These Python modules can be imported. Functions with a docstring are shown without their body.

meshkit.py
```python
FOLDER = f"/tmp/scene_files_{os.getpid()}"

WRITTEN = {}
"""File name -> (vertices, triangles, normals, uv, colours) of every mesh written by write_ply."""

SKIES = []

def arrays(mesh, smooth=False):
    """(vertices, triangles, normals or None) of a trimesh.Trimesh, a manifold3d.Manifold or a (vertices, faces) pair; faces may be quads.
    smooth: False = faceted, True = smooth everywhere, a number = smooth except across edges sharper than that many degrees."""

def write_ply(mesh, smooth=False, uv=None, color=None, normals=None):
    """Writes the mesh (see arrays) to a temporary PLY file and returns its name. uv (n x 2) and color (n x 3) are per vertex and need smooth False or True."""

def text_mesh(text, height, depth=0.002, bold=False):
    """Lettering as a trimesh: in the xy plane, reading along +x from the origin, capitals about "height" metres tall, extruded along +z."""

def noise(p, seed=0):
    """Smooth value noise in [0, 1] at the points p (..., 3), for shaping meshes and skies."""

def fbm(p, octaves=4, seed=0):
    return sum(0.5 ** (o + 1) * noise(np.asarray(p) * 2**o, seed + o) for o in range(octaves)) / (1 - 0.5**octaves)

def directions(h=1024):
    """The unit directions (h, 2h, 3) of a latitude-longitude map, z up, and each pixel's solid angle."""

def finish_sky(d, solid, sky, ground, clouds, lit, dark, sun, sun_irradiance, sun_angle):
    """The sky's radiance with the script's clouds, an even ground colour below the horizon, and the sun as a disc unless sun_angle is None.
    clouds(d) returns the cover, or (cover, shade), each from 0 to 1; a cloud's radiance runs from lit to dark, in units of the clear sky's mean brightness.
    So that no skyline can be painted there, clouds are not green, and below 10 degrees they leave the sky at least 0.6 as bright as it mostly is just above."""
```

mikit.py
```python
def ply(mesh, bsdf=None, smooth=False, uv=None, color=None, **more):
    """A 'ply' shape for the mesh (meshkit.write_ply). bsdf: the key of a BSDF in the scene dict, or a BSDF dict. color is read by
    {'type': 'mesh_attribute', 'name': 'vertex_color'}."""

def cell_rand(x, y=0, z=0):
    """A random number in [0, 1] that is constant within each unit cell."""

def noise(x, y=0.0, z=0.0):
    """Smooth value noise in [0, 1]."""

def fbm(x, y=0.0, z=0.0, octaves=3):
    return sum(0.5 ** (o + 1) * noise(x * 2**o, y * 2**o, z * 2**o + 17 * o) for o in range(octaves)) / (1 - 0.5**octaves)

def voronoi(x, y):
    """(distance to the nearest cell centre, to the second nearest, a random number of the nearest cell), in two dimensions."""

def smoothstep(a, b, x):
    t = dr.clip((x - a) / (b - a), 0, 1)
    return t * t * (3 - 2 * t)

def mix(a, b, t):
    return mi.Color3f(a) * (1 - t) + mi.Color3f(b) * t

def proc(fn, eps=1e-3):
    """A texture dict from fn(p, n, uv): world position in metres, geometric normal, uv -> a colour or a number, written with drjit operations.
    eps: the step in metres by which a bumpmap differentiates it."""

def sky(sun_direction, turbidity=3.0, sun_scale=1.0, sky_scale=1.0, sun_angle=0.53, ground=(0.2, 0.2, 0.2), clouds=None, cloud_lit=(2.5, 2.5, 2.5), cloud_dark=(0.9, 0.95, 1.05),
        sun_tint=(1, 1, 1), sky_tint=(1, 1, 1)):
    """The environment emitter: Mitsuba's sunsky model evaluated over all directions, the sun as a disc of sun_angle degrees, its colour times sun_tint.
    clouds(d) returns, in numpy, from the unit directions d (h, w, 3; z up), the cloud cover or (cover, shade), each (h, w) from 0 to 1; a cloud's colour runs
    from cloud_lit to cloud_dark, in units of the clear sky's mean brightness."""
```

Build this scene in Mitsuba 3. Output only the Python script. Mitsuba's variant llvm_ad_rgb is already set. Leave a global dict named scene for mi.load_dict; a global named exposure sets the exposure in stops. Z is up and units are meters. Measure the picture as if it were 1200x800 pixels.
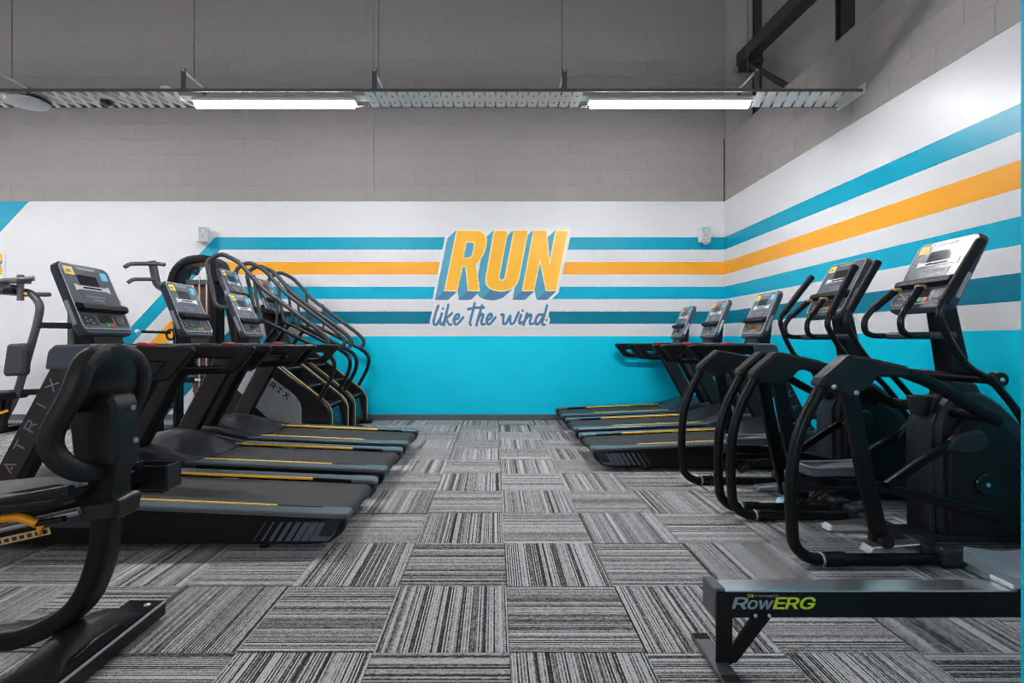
import math, random
import numpy as np, trimesh, manifold3d as m3
import mapbox_earcut as earcut
from shapely.geometry import Polygon, LineString, MultiPolygon, box as sbox
from shapely.ops import unary_union
from shapely import affinity
import drjit as dr
import mitsuba as mi
import mikit, meshkit
from mikit import proc, noise, fbm, cell_rand, smoothstep, mix

T = mi.ScalarTransform4f
rng = random.Random(7)

# ------------------------------------------------------------------ camera, light levels, exposure
EYE = 1.137            # camera height, metres
FOCAL = 590.0          # focal length in pixels of the 1200 x 800 frame
scene = {
    'camera': {
        'type': 'perspective', 'fov_axis': 'x', 'fov': 2 * math.degrees(math.atan(600 / FOCAL)),
        'principal_point_offset_x': (600 - 579.5) / 1200, 'principal_point_offset_y': 0.0,
        'near_clip': 0.05, 'far_clip': 100.0,
        'to_world': T().look_at(origin=[0, 0, EYE], target=[0, 1, EYE], up=[0, 0, 1]),
    },
}
labels = {}
exposure = 0.0
LAMP = 142.0           # radiance of the strip lights
LAMP_TINT = (1.0, 1.0, 1.02)

# the room: x to the right, y away from the camera, z up
BACK, RIGHT, LEFT, FRONT, CEIL = 7.29, 3.33, -10.5, -7.0, 7.2
Z_TEAL, Z_WHITE, Z_BAND = 1.211, 3.164, 4.04

# ------------------------------------------------------------------ materials
def rgb(*c): return {'type': 'rgb', 'value': [float(x) for x in c]}
def srgb(r, g, b):
    return [(c / 255 / 12.92) if c / 255 <= 0.04045 else ((c / 255 + 0.055) / 1.055) ** 2.4 for c in (r, g, b)]
def pr(color, rough=0.5, metallic=0.0, spec=0.5, **k):
    c = color if isinstance(color, dict) else rgb(*color)
    return {'type': 'twosided', 'b': {'type': 'principled', 'base_color': c, 'roughness': rough, 'metallic': metallic, 'specular': spec, **k}}
def mat(name, *a, **k): scene[name] = pr(*a, **k)
def bumped(name, fn, scale, color, eps=1e-3, **k):
    p = pr(color, **k)['b']
    scene[name] = {'type': 'twosided', 'b': {'type': 'bumpmap', 'arbitrary': proc(fn, eps), 'scale': scale, 'bsdf': p}}

TEAL = srgb(0, 207, 238); TEAL2 = srgb(0, 158, 186); TEAL3 = srgb(0, 172, 202); DTEAL = srgb(0, 122, 148); ORANGE = srgb(248, 172, 50); WHITE = (0.725, 0.725, 0.737)

STRIPE_TOP, STRIPE_H, STRIPE_P = 2.645, 0.18, 0.3575
def stripe_colour(t):
    """t: metres below the top edge of the first stripe."""
    c = mi.Color3f(*WHITE)
    for k, col in enumerate((TEAL2, ORANGE, TEAL3, DTEAL)):
        on = (t > STRIPE_P * k) & (t < STRIPE_P * k + STRIPE_H)
        c = dr.select(on, mi.Color3f(*col), c)
    return dr.select(t > STRIPE_TOP - Z_TEAL, mi.Color3f(*TEAL), c)
def px_x(px, d=BACK): return (px - 579.5) * d / FOCAL
BEND_X = px_x(252.0); SIN, TAN = math.sin(math.radians(46.8)), math.tan(math.radians(46.8))
def back_paint(p, n, uv):
    t = STRIPE_TOP - p.z
    s = ((p.x - BEND_X) * SIN - (STRIPE_TOP - p.z) * (-1) * math.cos(math.radians(46.8)))   # distance below-right of the slanting outer edge
    c = stripe_colour(dr.minimum(t, s))
    c = dr.select((t < 0) | (s < 0), mi.Color3f(*WHITE), c)
    far_left = (p.x + (STRIPE_TOP - p.z) / TAN) < px_x(34.0) - (Z_WHITE - STRIPE_TOP) / TAN     # the next graphic along the wall
    far_band = (p.x + (STRIPE_TOP - p.z) / TAN) > px_x(34.0) - (Z_WHITE - STRIPE_TOP) / TAN - 0.8
    c = dr.select(far_left & far_band, mi.Color3f(*TEAL2), c)
    return c * (0.985 + 0.03 * noise(p.x * 3, p.y * 3, p.z * 3))
def right_paint(p, n, uv):
    return stripe_colour(STRIPE_TOP - p.z) * (0.985 + 0.03 * noise(p.x * 3, p.y * 3, p.z * 3))
mat('m_back_paint', proc(back_paint), 0.42, spec=0.25)
mat('m_right_paint', proc(right_paint), 0.36, spec=0.28)
mat('m_white_paint', WHITE, 0.5, spec=0.4)
mat('m_teal_paint', TEAL, 0.45, spec=0.4)
def block_col(p, n, uv):
    r = cell_rand(dr.floor(p.x / 0.45), dr.floor(p.y / 0.45), dr.floor(p.z / 0.225))
    f = 0.97 + 0.025 * r + 0.10 * (fbm(p.x * 22, p.y * 22, p.z * 22) - 0.5)
    return mi.Color3f(0.355, 0.330, 0.316) * f
mat('m_block', proc(block_col), 0.75, spec=0.3)
mat('m_mortar', (0.335, 0.312, 0.298), 0.85, spec=0.2)
def clad_bump(p, n, uv): return smoothstep(0.3, 0.7, dr.abs((p.z / 0.055) - dr.floor(p.z / 0.055) - 0.5) * 2)
bumped('m_cladding', clad_bump, 0.004, (0.52, 0.50, 0.48), rough=0.55, spec=0.4)
mat('m_steel_dark', (0.035, 0.035, 0.037), 0.5, spec=0.5)
mat('m_ceiling', (0.78, 0.78, 0.78), 0.8, spec=0.2)
mat('m_baseboard', srgb(86, 92, 96), 0.5)

TX0, TY0, TS = 0.055, 1.842, 0.5
def carpet(p, n, uv):
    ix, iy = dr.floor((p.x - TX0) / TS), dr.floor((p.y - TY0) / TS)
    par = ix + iy - 2 * dr.floor((ix + iy) / 2)
    lx, ly = p.x - TX0 - ix * TS, p.y - TY0 - iy * TS
    across, along = dr.select(par > 0.5, lx, ly), dr.select(par > 0.5, ly, lx)
    seed = ix * 17.0 + iy * 131.0
    fine = dr.floor(across / 0.0058)
    alt = fine - 2 * dr.floor(fine / 2)
    a = cell_rand(fine, seed, 3)
    b = cell_rand(dr.floor(across / 0.0150 + 0.37), seed, 5)
    w = noise(across / 0.045, seed * 1.7, 2)
    v = 0.24 * alt + 0.46 * a + 0.22 * b + 0.08 * w + 0.18 * (noise(along / 0.011, fine, seed) - 0.5) - 0.03
    light = smoothstep(0.24, 0.68, v)
    fleck = cell_rand(dr.floor(along / 0.0035), fine, seed + 9)
    val = 0.04 + 0.52 * light + 0.11 * (fleck - 0.5) * (0.35 + light)
    return mi.Color3f(1.0, 0.985, 0.985) * dr.maximum(val, 0.008)
scene['m_carpet'] = {'type': 'twosided', 'b': {'type': 'diffuse', 'reflectance': proc(carpet)}}
mat('m_floor_base', (0.05, 0.05, 0.05), 0.9, spec=0.1)

mat('m_black', (0.005, 0.005, 0.0053), 0.34, spec=0.24)                   # satin powder coat
mat('m_black_gloss', (0.004, 0.004, 0.0045), 0.2, spec=0.4)
mat('m_black_matt', (0.008, 0.0082, 0.009), 0.5, spec=0.25)
mat('m_shell', (0.010, 0.011, 0.0125), 0.34, spec=0.35)                    # dark plastic covers
def leather(p, n, uv): return fbm(p.x * 160, p.y * 160, p.z * 160, octaves=2)
bumped('m_pad', leather, 0.0012, (0.009, 0.0093, 0.010), rough=0.45, spec=0.32)
mat('m_upright', (0.034, 0.029, 0.029), 0.42, spec=0.35)
mat('m_slate', srgb(84, 90, 102), 0.36, spec=0.4)                         # blue grey plastic of the consoles
mat('m_slate_dark', srgb(62, 68, 80), 0.36, spec=0.4)
mat('m_rail', srgb(80, 90, 96), 0.30, spec=0.6)
mat('m_hood', srgb(52, 54, 60), 0.27, spec=0.5)
def belt_col(p, n, uv): return mi.Color3f(0.030, 0.030, 0.031) * (0.8 + 0.5 * noise(p.x * 260, p.y * 260, p.z * 40))
mat('m_belt', proc(belt_col), 0.6, spec=0.45)
mat('m_yellow', srgb(255, 196, 54), 0.42)
mat('m_amber', srgb(232, 150, 20), 0.4)
mat('m_silver', (0.62, 0.63, 0.64), 0.30, metallic=0.85)
mat('m_grey_plastic', srgb(128, 133, 142), 0.40)
mat('m_light_grey', srgb(176, 178, 184), 0.42)
mat('m_white_plastic', (0.70, 0.70, 0.72), 0.45)
mat('m_face', srgb(92, 98, 104), 0.25, spec=0.5)
mat('m_screen', (0.010, 0.011, 0.013), 0.12, spec=0.6)
mat('m_key', srgb(36, 38, 42), 0.35)
mat('m_keydot', srgb(168, 160, 150), 0.5)
mat('m_green', srgb(0, 165, 92), 0.4)
mat('m_red', srgb(224, 62, 58), 0.4)
mat('m_stop', srgb(206, 60, 60), 0.4)
mat('m_sticker_yellow', srgb(246, 200, 60), 0.5)
mat('m_sticker_blue', srgb(84, 186, 220), 0.5)
mat('m_text_grey', srgb(120, 128, 140), 0.45)
mat('m_text_dark', (0.012, 0.012, 0.014), 0.5)
mat('m_text_rower', srgb(132, 146, 156), 0.5)
mat('m_lime', srgb(200, 212, 30), 0.5)
mat('m_rail_tube', srgb(56, 58, 61), 0.34, spec=0.4)
mat('m_band', srgb(214, 215, 218), 0.3)
bumped('m_pad_grey', leather, 0.0008, (0.040, 0.042, 0.046), rough=0.5, spec=0.35)
mat('m_pedal', srgb(84, 88, 94), 0.36, spec=0.4)
mat('m_tan', srgb(196, 160, 108), 0.4)
mat('m_panel_metal', srgb(176, 179, 184), 0.34, metallic=0.3)
mat('m_grip', (0.010, 0.010, 0.011), 0.6, spec=0.25)
mat('m_aluminium', (0.80, 0.83, 0.85), 0.18, metallic=0.95)
mat('m_steel_tray', (0.80, 0.79, 0.77), 0.40, metallic=0.25)
mat('m_shroud', srgb(36, 39, 43), 0.40, spec=0.35)
mat('m_tray_dark', srgb(84, 84, 86), 0.5)
mat('m_sign_white', (0.75, 0.75, 0.765), 0.4)
mat('m_sign_orange', srgb(250, 184, 40), 0.42)
mat('m_sign_cream', srgb(252, 228, 160), 0.45)
mat('m_sign_blue', srgb(74, 156, 180), 0.45)
mat('m_sign_navy', srgb(70, 124, 162), 0.45)
mat('m_gun', srgb(84, 86, 90), 0.36, metallic=0.3)
mat('m_stack', srgb(96, 62, 48), 0.35, spec=0.5)
mat('m_rubber', (0.02, 0.02, 0.02), 0.8, spec=0.2)
scene['m_lamp'] = {'type': 'diffuse', 'reflectance': rgb(0.8, 0.8, 0.8)}

# ------------------------------------------------------------------ mesh helpers
def tm(v, f): return trimesh.Trimesh(np.asarray(v, float), np.asarray(f, int), process=False)
def cat(*ms):
    ms = [m for x in ms for m in (x if isinstance(x, (list, tuple)) else [x])]
    return trimesh.util.concatenate(ms)
def hull(pts):
    h = m3.Manifold.hull_points(np.asarray(pts, float)).to_mesh()
    return tm(h.vert_properties[:, :3], h.tri_verts)
def box(x0, x1, y0, y1, z0, z1, c=0.003):
    c = min(c, 0.45 * abs(x1 - x0), 0.45 * abs(y1 - y0), 0.45 * abs(z1 - z0))
    if c <= 0:
        return trimesh.creation.box(bounds=[[x0, y0, z0], [x1, y1, z1]])
    P = []
    for x, sx in ((x0, 1), (x1, -1)):
        for y, sy in ((y0, 1), (y1, -1)):
            for z, sz in ((z0, 1), (z1, -1)):
                P += [(x, y + sy * c, z + sz * c), (x + sx * c, y, z + sz * c), (x + sx * c, y + sy * c, z)]
    return hull(P)
def rbox(x0, x1, y0, y1, z0, z1, r, n=3):
    r = min(r, 0.499 * min(abs(x1 - x0), abs(y1 - y0), abs(z1 - z0)))
    s = trimesh.creation.icosphere(subdivisions=n - 1, radius=r).vertices
    return hull(np.vstack([s + (x, y, z) for x in (x0 + r, x1 - r) for y in (y0 + r, y1 - r) for z in (z0 + r, z1 - r)]))
def ccw(p):
    p = np.asarray(p, float)
    a = np.sum(p[:, 0] * np.roll(p[:, 1], -1) - np.roll(p[:, 0], -1) * p[:, 1])
    return p if a > 0 else p[::-1]
def inset(p, c):
    """p ccw; moves every edge inward by c, corner for corner."""
    q = []
    n = len(p)
    for i in range(n):
        a, b, d = p[i - 1], p[i], p[(i + 1) % n]
        e, f = b - a, d - b
        e, f = e / (np.linalg.norm(e) + 1e-12), f / (np.linalg.norm(f) + 1e-12)
        n1, n2 = np.array([-e[1], e[0]]), np.array([-f[1], f[0]])
        m = n1 + n2
        m = m / max(np.dot(m, m) / 2, 0.35)
        q.append(b + m * c)
    return np.array(q)
def tri2(p, holes=()):
    rings = [np.asarray(p, float)] + [np.asarray(h, float) for h in holes]
    ends = np.cumsum([len(r) for r in rings]).astype(np.uint32)
    return np.array(earcut.triangulate_float64(np.vstack(rings), ends)).reshape(-1, 3)
def lift(p2, t, axis):
    p2 = np.asarray(p2, float)
    t = np.broadcast_to(t, (len(p2),))
    if axis == 'y': return np.stack([p2[:, 0], t, p2[:, 1]], 1)      # (x, z) profile along y
    if axis == 'x': return np.stack([t, p2[:, 0], p2[:, 1]], 1)      # (y, z) profile along x
    return np.stack([p2[:, 0], p2[:, 1], t], 1)                      # (x, y) profile along z
def prism(poly, a0, a1, axis='y', c=0.004, holes=()):
    """A profile drawn out from a0 to a1 with chamfered rims; hole rims are chamfered too."""
    a0, a1 = min(a0, a1), max(a0, a1)
    c = min(c, 0.45 * (a1 - a0))
    rings = [ccw(poly)] + [ccw(h)[::-1] for h in holes]
    V, F, base = [], [], 0
    capA, capB, offs = [], [], []
    for r in rings:
        ins = inset(r, c) if c > 0 else r
        lv = [(ins, a0), (r, a0 + c), (r, a1 - c), (ins, a1)] if c > 0 else [(r, a0), (r, a1)]
        n = len(r)
        for q, t in lv: V.append(lift(q, t, axis))
        for k in range(len(lv) - 1):
            i = np.arange(n); j = (i + 1) % n
            A, B = base + k * n + i, base + k * n + j
            F.append(np.stack([A, B, B + n], 1)); F.append(np.stack([A, B + n, A + n], 1))
        capA.append(ins); offs.append((base, base + (len(lv) - 1) * n, n))
        base += n * len(lv)
    t = tri2(capA[0], capA[1:])
    m0 = np.concatenate([np.arange(o[2]) + o[0] for o in offs]); m1 = np.concatenate([np.arange(o[2]) + o[1] for o in offs])
    F.append(m0[t][:, ::-1]); F.append(m1[t])
    m = tm(np.vstack(V), np.vstack(F))
    if m.volume < 0: m.invert()
    return m
def rnd(poly, r, n=4):
    """Rounds the corners of a closed polygon."""
    p = np.asarray(poly, float); out = []
    for i in range(len(p)):
        a, b, d = p[i - 1], p[i], p[(i + 1) % len(p)]
        la, ld = np.linalg.norm(a - b), np.linalg.norm(d - b)
        k = min(r, 0.45 * la, 0.45 * ld)
        s, e = b + (a - b) / la * k, b + (d - b) / ld * k
        for t in np.linspace(0, 1, n + 1): out.append((1 - t) ** 2 * s + 2 * t * (1 - t) * b + t * t * e)
    return np.array(out)
def fillet(path, r, n=5):
    p = np.asarray(path, float); out = [p[0]]
    for i in range(1, len(p) - 1):
        a, b, d = p[i - 1], p[i], p[i + 1]
        la, ld = np.linalg.norm(a - b), np.linalg.norm(d - b)
        k = min(r, 0.48 * la, 0.48 * ld)
        s, e = b + (a - b) / la * k, b + (d - b) / ld * k
        for t in np.linspace(0, 1, n + 1): out.append((1 - t) ** 2 * s + 2 * t * (1 - t) * b + t * t * e)
    out.append(p[-1])
    return np.array(out)
def loft(rings, closed=False, caps=True):
    R = np.array(rings, float); k, n = R.shape[:2]
    F = []
    for s in range(k if closed else k - 1):
        i = np.arange(n); j = (i + 1) % n; a, b = s * n, ((s + 1) % k) * n
        F.append(np.stack([a + i, a + j, b + j], 1)); F.append(np.stack([a + i, b + j, b + i], 1))
    V = R.reshape(-1, 3)
    if caps and not closed:
        V = np.vstack([V, R[0].mean(0), R[-1].mean(0)])
        i = np.arange(n); j = (i + 1) % n
        F.append(np.stack([j, i, np.full(n, k * n)], 1)); F.append(np.stack([(k - 1) * n + i, (k - 1) * n + j, np.full(n, k * n + 1)], 1))
    m = tm(V, np.vstack(F))
    if m.volume < 0: m.invert()
    return m
def sweep(path, sec, up=(0, 0, 1), scale=None, closed=False):
    """Draws the closed 2D section (side, up) along the path; 'up' guides its orientation."""
    p = np.asarray(path, float); sec = np.asarray(sec, float)
    t = np.gradient(p, axis=0) if not closed else np.roll(p, -1, 0) - np.roll(p, 1, 0)
    t /= np.linalg.norm(t, axis=1, keepdims=True)
    rings = []
    prev = None
    for i in range(len(p)):
        u = np.asarray(up, float) if prev is None else prev
        s = np.cross(t[i], u)
        if np.linalg.norm(s) < 0.05: s = np.cross(t[i], (1.0, 0.13, 0.05))
        s /= np.linalg.norm(s); v = np.cross(s, t[i]); prev = v
        k = 1.0 if scale is None else scale[i]
        rings.append(p[i] + k * sec[:, :1] * s + k * sec[:, 1:] * v)
    return loft(rings, closed)
def circ(r, n=12, ry=None):
    a = np.arange(n) * 2 * np.pi / n
    return np.stack([r * np.cos(a), (ry or r) * np.sin(a)], 1)
def rrect(w, h, r=0.01, n=3): return rnd([(-w / 2, -h / 2), (w / 2, -h / 2), (w / 2, h / 2), (-w / 2, h / 2)], r, n)
def tube(path, r, bend=0.06, n=12, up=(0, 1, 0), seg=5):
    return sweep(fillet(path, bend, seg), circ(r, n), up)
def bar(path, w, h, bend=0.06, r=0.012, up=(0, 1, 0), seg=5):
    """A rounded rectangular bar; with up=(0,1,0): w in the plane of the path, h along y."""
    return sweep(fillet(path, bend, seg), rrect(w, h, r), up)
def cyl(p0, p1, r, n=18, c=0.002, r1=None):
    p0, p1 = np.asarray(p0, float), np.asarray(p1, float); L = np.linalg.norm(p1 - p0); d = (p1 - p0) / L
    r1 = r if r1 is None else r1
    a = np.cross(d, (0, 0, 1.0) if abs(d[2]) < 0.9 else (1.0, 0, 0)); a /= np.linalg.norm(a); b = np.cross(d, a)
    an = np.arange(n) * 2 * np.pi / n; ring = np.cos(an)[:, None] * a + np.sin(an)[:, None] * b
    c = min(c, 0.4 * L, 0.4 * min(r, r1))
    return loft([p0 + ring * (r - c), p0 + d * c + ring * r, p1 - d * c + ring * r1, p1 + ring * (r1 - c)])
def sphere(c, r, n=2):
    m = trimesh.creation.icosphere(subdivisions=n, radius=1.0); m.vertices = m.vertices * np.broadcast_to(r, 3) + np.asarray(c); return m
def frame_mat(o, a, b, c):
    m = np.eye(4); m[:3, 0], m[:3, 1], m[:3, 2], m[:3, 3] = a, b, c, o; return m
def text(s, height, depth, bold=False, shear=0.0, wide=1.0, gap=0.0):
    """Lettering in the xy plane, letter by letter, centred on the origin in x."""
    x, out = 0.0, []
    for ch in s:
        if ch == ' ': x += 0.45 * height; continue
        m = meshkit.text_mesh(ch, height, depth, bold)
        m.vertices[:, 0] *= wide
        lo, hi = m.vertices[:, 0].min(), m.vertices[:, 0].max()
        m.vertices[:, 0] += x - lo; x += hi - lo + 0.13 * height + gap
        out.append(m)
    m = cat(out); m.vertices[:, 0] += m.vertices[:, 1] * shear
    m.vertices[:, 0] -= (m.vertices[:, 0].min() + m.vertices[:, 0].max()) / 2
    return m
GLYPHS = {'M': [[(0, 0), (0, 1), (.5, .3), (1, 1), (1, 0)]], 'A': [[(0, 0), (.5, 1), (1, 0)]], 'T': [[(0, 1), (1, 1)], [(.5, 1), (.5, 0)]],
          'R': [[(0, 0), (0, 1), (.72, 1), (.93, .9), (.93, .62), (.72, .48), (.05, .48)], [(.5, .48), (.95, 0)]], 'I': [[(.5, 0), (.5, 1)]], 'X': [[(0, 0), (1, 1)], [(0, 1), (1, 0)]]}
def plain_letter(ch, height, depth, stroke=.15, wide=1.0):
    """A square cut sans serif capital as a slab, its middle at x = 0, standing on y = 0."""
    g = unary_union([LineString([(x * wide * (1 - stroke) + stroke / 2, y * (1 - stroke) + stroke / 2) for x, y in s]).buffer(stroke / 2, cap_style=3, join_style=2, mitre_limit=2) for s in GLYPHS[ch]])
    w = wide * (1 - stroke) + stroke
    g = affinity.scale(affinity.translate(g, -w / 2, 0), height, height, origin=(0, 0))
    return cat([prism(list(q.exterior.coords)[:-1], 0, depth, 'z', 0, [list(h.coords)[:-1] for h in q.interiors]) for q in getattr(g, 'geoms', [g])])
def put(m, M):
    m = m.copy(); m.apply_transform(M); return m

# ------------------------------------------------------------------ naming helpers
def numbered(name, used):
    if name not in used: return name
    k = 1
    while f'{name}_{k:03d}' in used: k += 1
    return f'{name}_{k:03d}'
def shape(mesh, m, smooth=32): return mikit.ply(mesh, m, smooth=smooth)
def add(key, mesh, m, smooth=32, **lab):
    """One entry of the scene; lab: label, category, group, kind."""
    key = numbered(key, scene); scene[key] = shape(mesh, m, smooth)
    if lab: labels[key] = lab
    return key
class Proto:
    """A thing's parts, built once and set down any number of times."""
    def __init__(self): self.parts, self.lab = {}, {}
    def add(self, name, mesh, m, smooth=32, label=None):
        name = numbered(name, self.parts); self.parts[name] = shape(mesh, m, smooth)
        if label: self.lab[name] = {'label': label}
        return name
    def place(self, root, tw=None, skip=(), swap=None, **lab):
        root = numbered(root, labels); labels[root] = lab
        for k, d in self.parts.items():
            if k in skip: continue
            d = {**d, **({'to_world': tw} if tw is not None else {})}
            if swap and k in swap: d['bsdf'] = {'type': 'ref', 'id': swap[k]}
            scene[f'{root}__{k}'] = d
            if k in self.lab: labels[f'{root}__{k}'] = self.lab[k]
        return root
# ================================================================== the room
def struct(key, mesh, m, smooth=False):
    return add(key, mesh, m, smooth, kind='structure')
def slab(x0, x1, y0, y1, z0, z1): return trimesh.creation.box(bounds=[[x0, y0, z0], [x1, y1, z1]])

OUT = 4.05                              # the metal skin outside the steel frame, above the right masonry
struct('floor', slab(LEFT - .2, OUT, FRONT - .2, BACK + .2, -0.2, -0.006), 'm_floor_base')
tile = box(0.0008, TS - 0.0008, 0.0008, TS - 0.0008, -0.0065, 0.0, 0.0012)
tile_shape = shape(tile, 'm_carpet', False)
tiles = []
for iy in range(-1, 12):
    for ix in range(-16, 7):
        x0, y0 = TX0 + ix * TS, TY0 + iy * TS
        if x0 < LEFT or x0 + TS > RIGHT + 0.45 or y0 + TS > BACK + 0.4: continue
        yn = max(y0 + TS, 1.68)
        vis = px_x(0, yn) - 0.1 < x0 + TS and x0 < px_x(1200, yn) and y0 + TS > 1.69
        tiles.append((vis, y0, x0))
tiles_in = sorted(t for t in tiles if t[0])
def clip_tile(x0, y0):
    return box(x0 + .0008, min(x0 + TS, RIGHT) - .0008, y0 + .0008, min(y0 + TS, BACK) - .0008, -.0065, 0, .0012)
for k, (_, y0, x0) in enumerate(sorted(tiles_in, key=lambda t: (t[1], t[2]))):
    key = numbered('floor__carpet_tile', scene)
    if x0 + TS > RIGHT or y0 + TS > BACK: scene[key] = shape(clip_tile(x0, y0), 'm_carpet', False)
    else: scene[key] = {**tile_shape, 'to_world': T().translate([x0, y0, 0])}
seen = {(round(t[1], 3), round(t[2], 3)) for t in tiles_in}
rest = []
for iy in range(-18, 12):
    for ix in range(-22, 7):
        x0, y0 = TX0 + ix * TS, TY0 + iy * TS
        if (round(y0, 3), round(x0, 3)) in seen: continue
        a, b, c, d = max(x0, LEFT), min(x0 + TS, RIGHT), max(y0, FRONT), min(y0 + TS, BACK)
        if b - a > 0.01 and d - c > 0.01: rest.append(slab(a + .0008, b - .0008, c + .0008, d - .0008, -.0065, 0))
add('floor__far_carpet_tiles', cat(rest), 'm_carpet', False, kind='stuff')

# back wall: painted lower part, blockwork above
struct('wall_back', slab(LEFT - .2, RIGHT, BACK, BACK + .2, 0, Z_WHITE), 'm_back_paint')
struct('wall_back__blockwork_backing', slab(LEFT - .2, RIGHT, BACK + .003, BACK + .2, Z_WHITE, CEIL), 'm_mortar')
struct('wall_back__block_return', slab(RIGHT, OUT, BACK + .06, BACK + .2, 0, CEIL), 'm_cladding')
JX0, JX1 = px_x(428.5), px_x(438.5)
add('wall_back__pilaster', box(JX0 + .008, JX1 - .008, BACK - .006, BACK + .02, Z_WHITE + .002, CEIL, .003), 'm_block', False)
def course_blocks(lo, hi, off):
    out, x = [], lo - off
    while x < hi - 0.02:
        a, b = max(x, lo), min(x + 0.4455, hi)
        if b - a > 0.03: out.append((a, b))
        x += 0.45
    return out
blocks = []
for c in range(18):
    z0 = Z_WHITE + 0.004 + 0.225 * c
    z1 = min(z0 + 0.2195, CEIL)
    if z1 - z0 < 0.03: break
    for lo, hi in ((LEFT, JX0), (JX1, RIGHT)):
        for a, b in course_blocks(lo, hi, 0.225 * (c % 2) + 0.1): blocks.append((a, b, z0, z1))
vis_b = [q for q in blocks if q[1] > px_x(0) and q[2] < 1.137 + 400 / FOCAL * BACK]
vis_b = sorted(vis_b, key=lambda q: (q[2], q[0]))[:300]
rest_b = [q for q in blocks if q not in vis_b]
for a, b, z0, z1 in vis_b:
    scene[numbered('wall_back__block', scene)] = shape(box(a, b, BACK + rng.uniform(0, .0012), BACK + .03, z0, z1, .0022), 'm_block', False)
add('wall_back__far_blocks', cat([box(a, b, BACK + .001, BACK + .03, z0, z1, .0022) for a, b, z0, z1 in rest_b]), 'm_block', False, kind='stuff')

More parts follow.
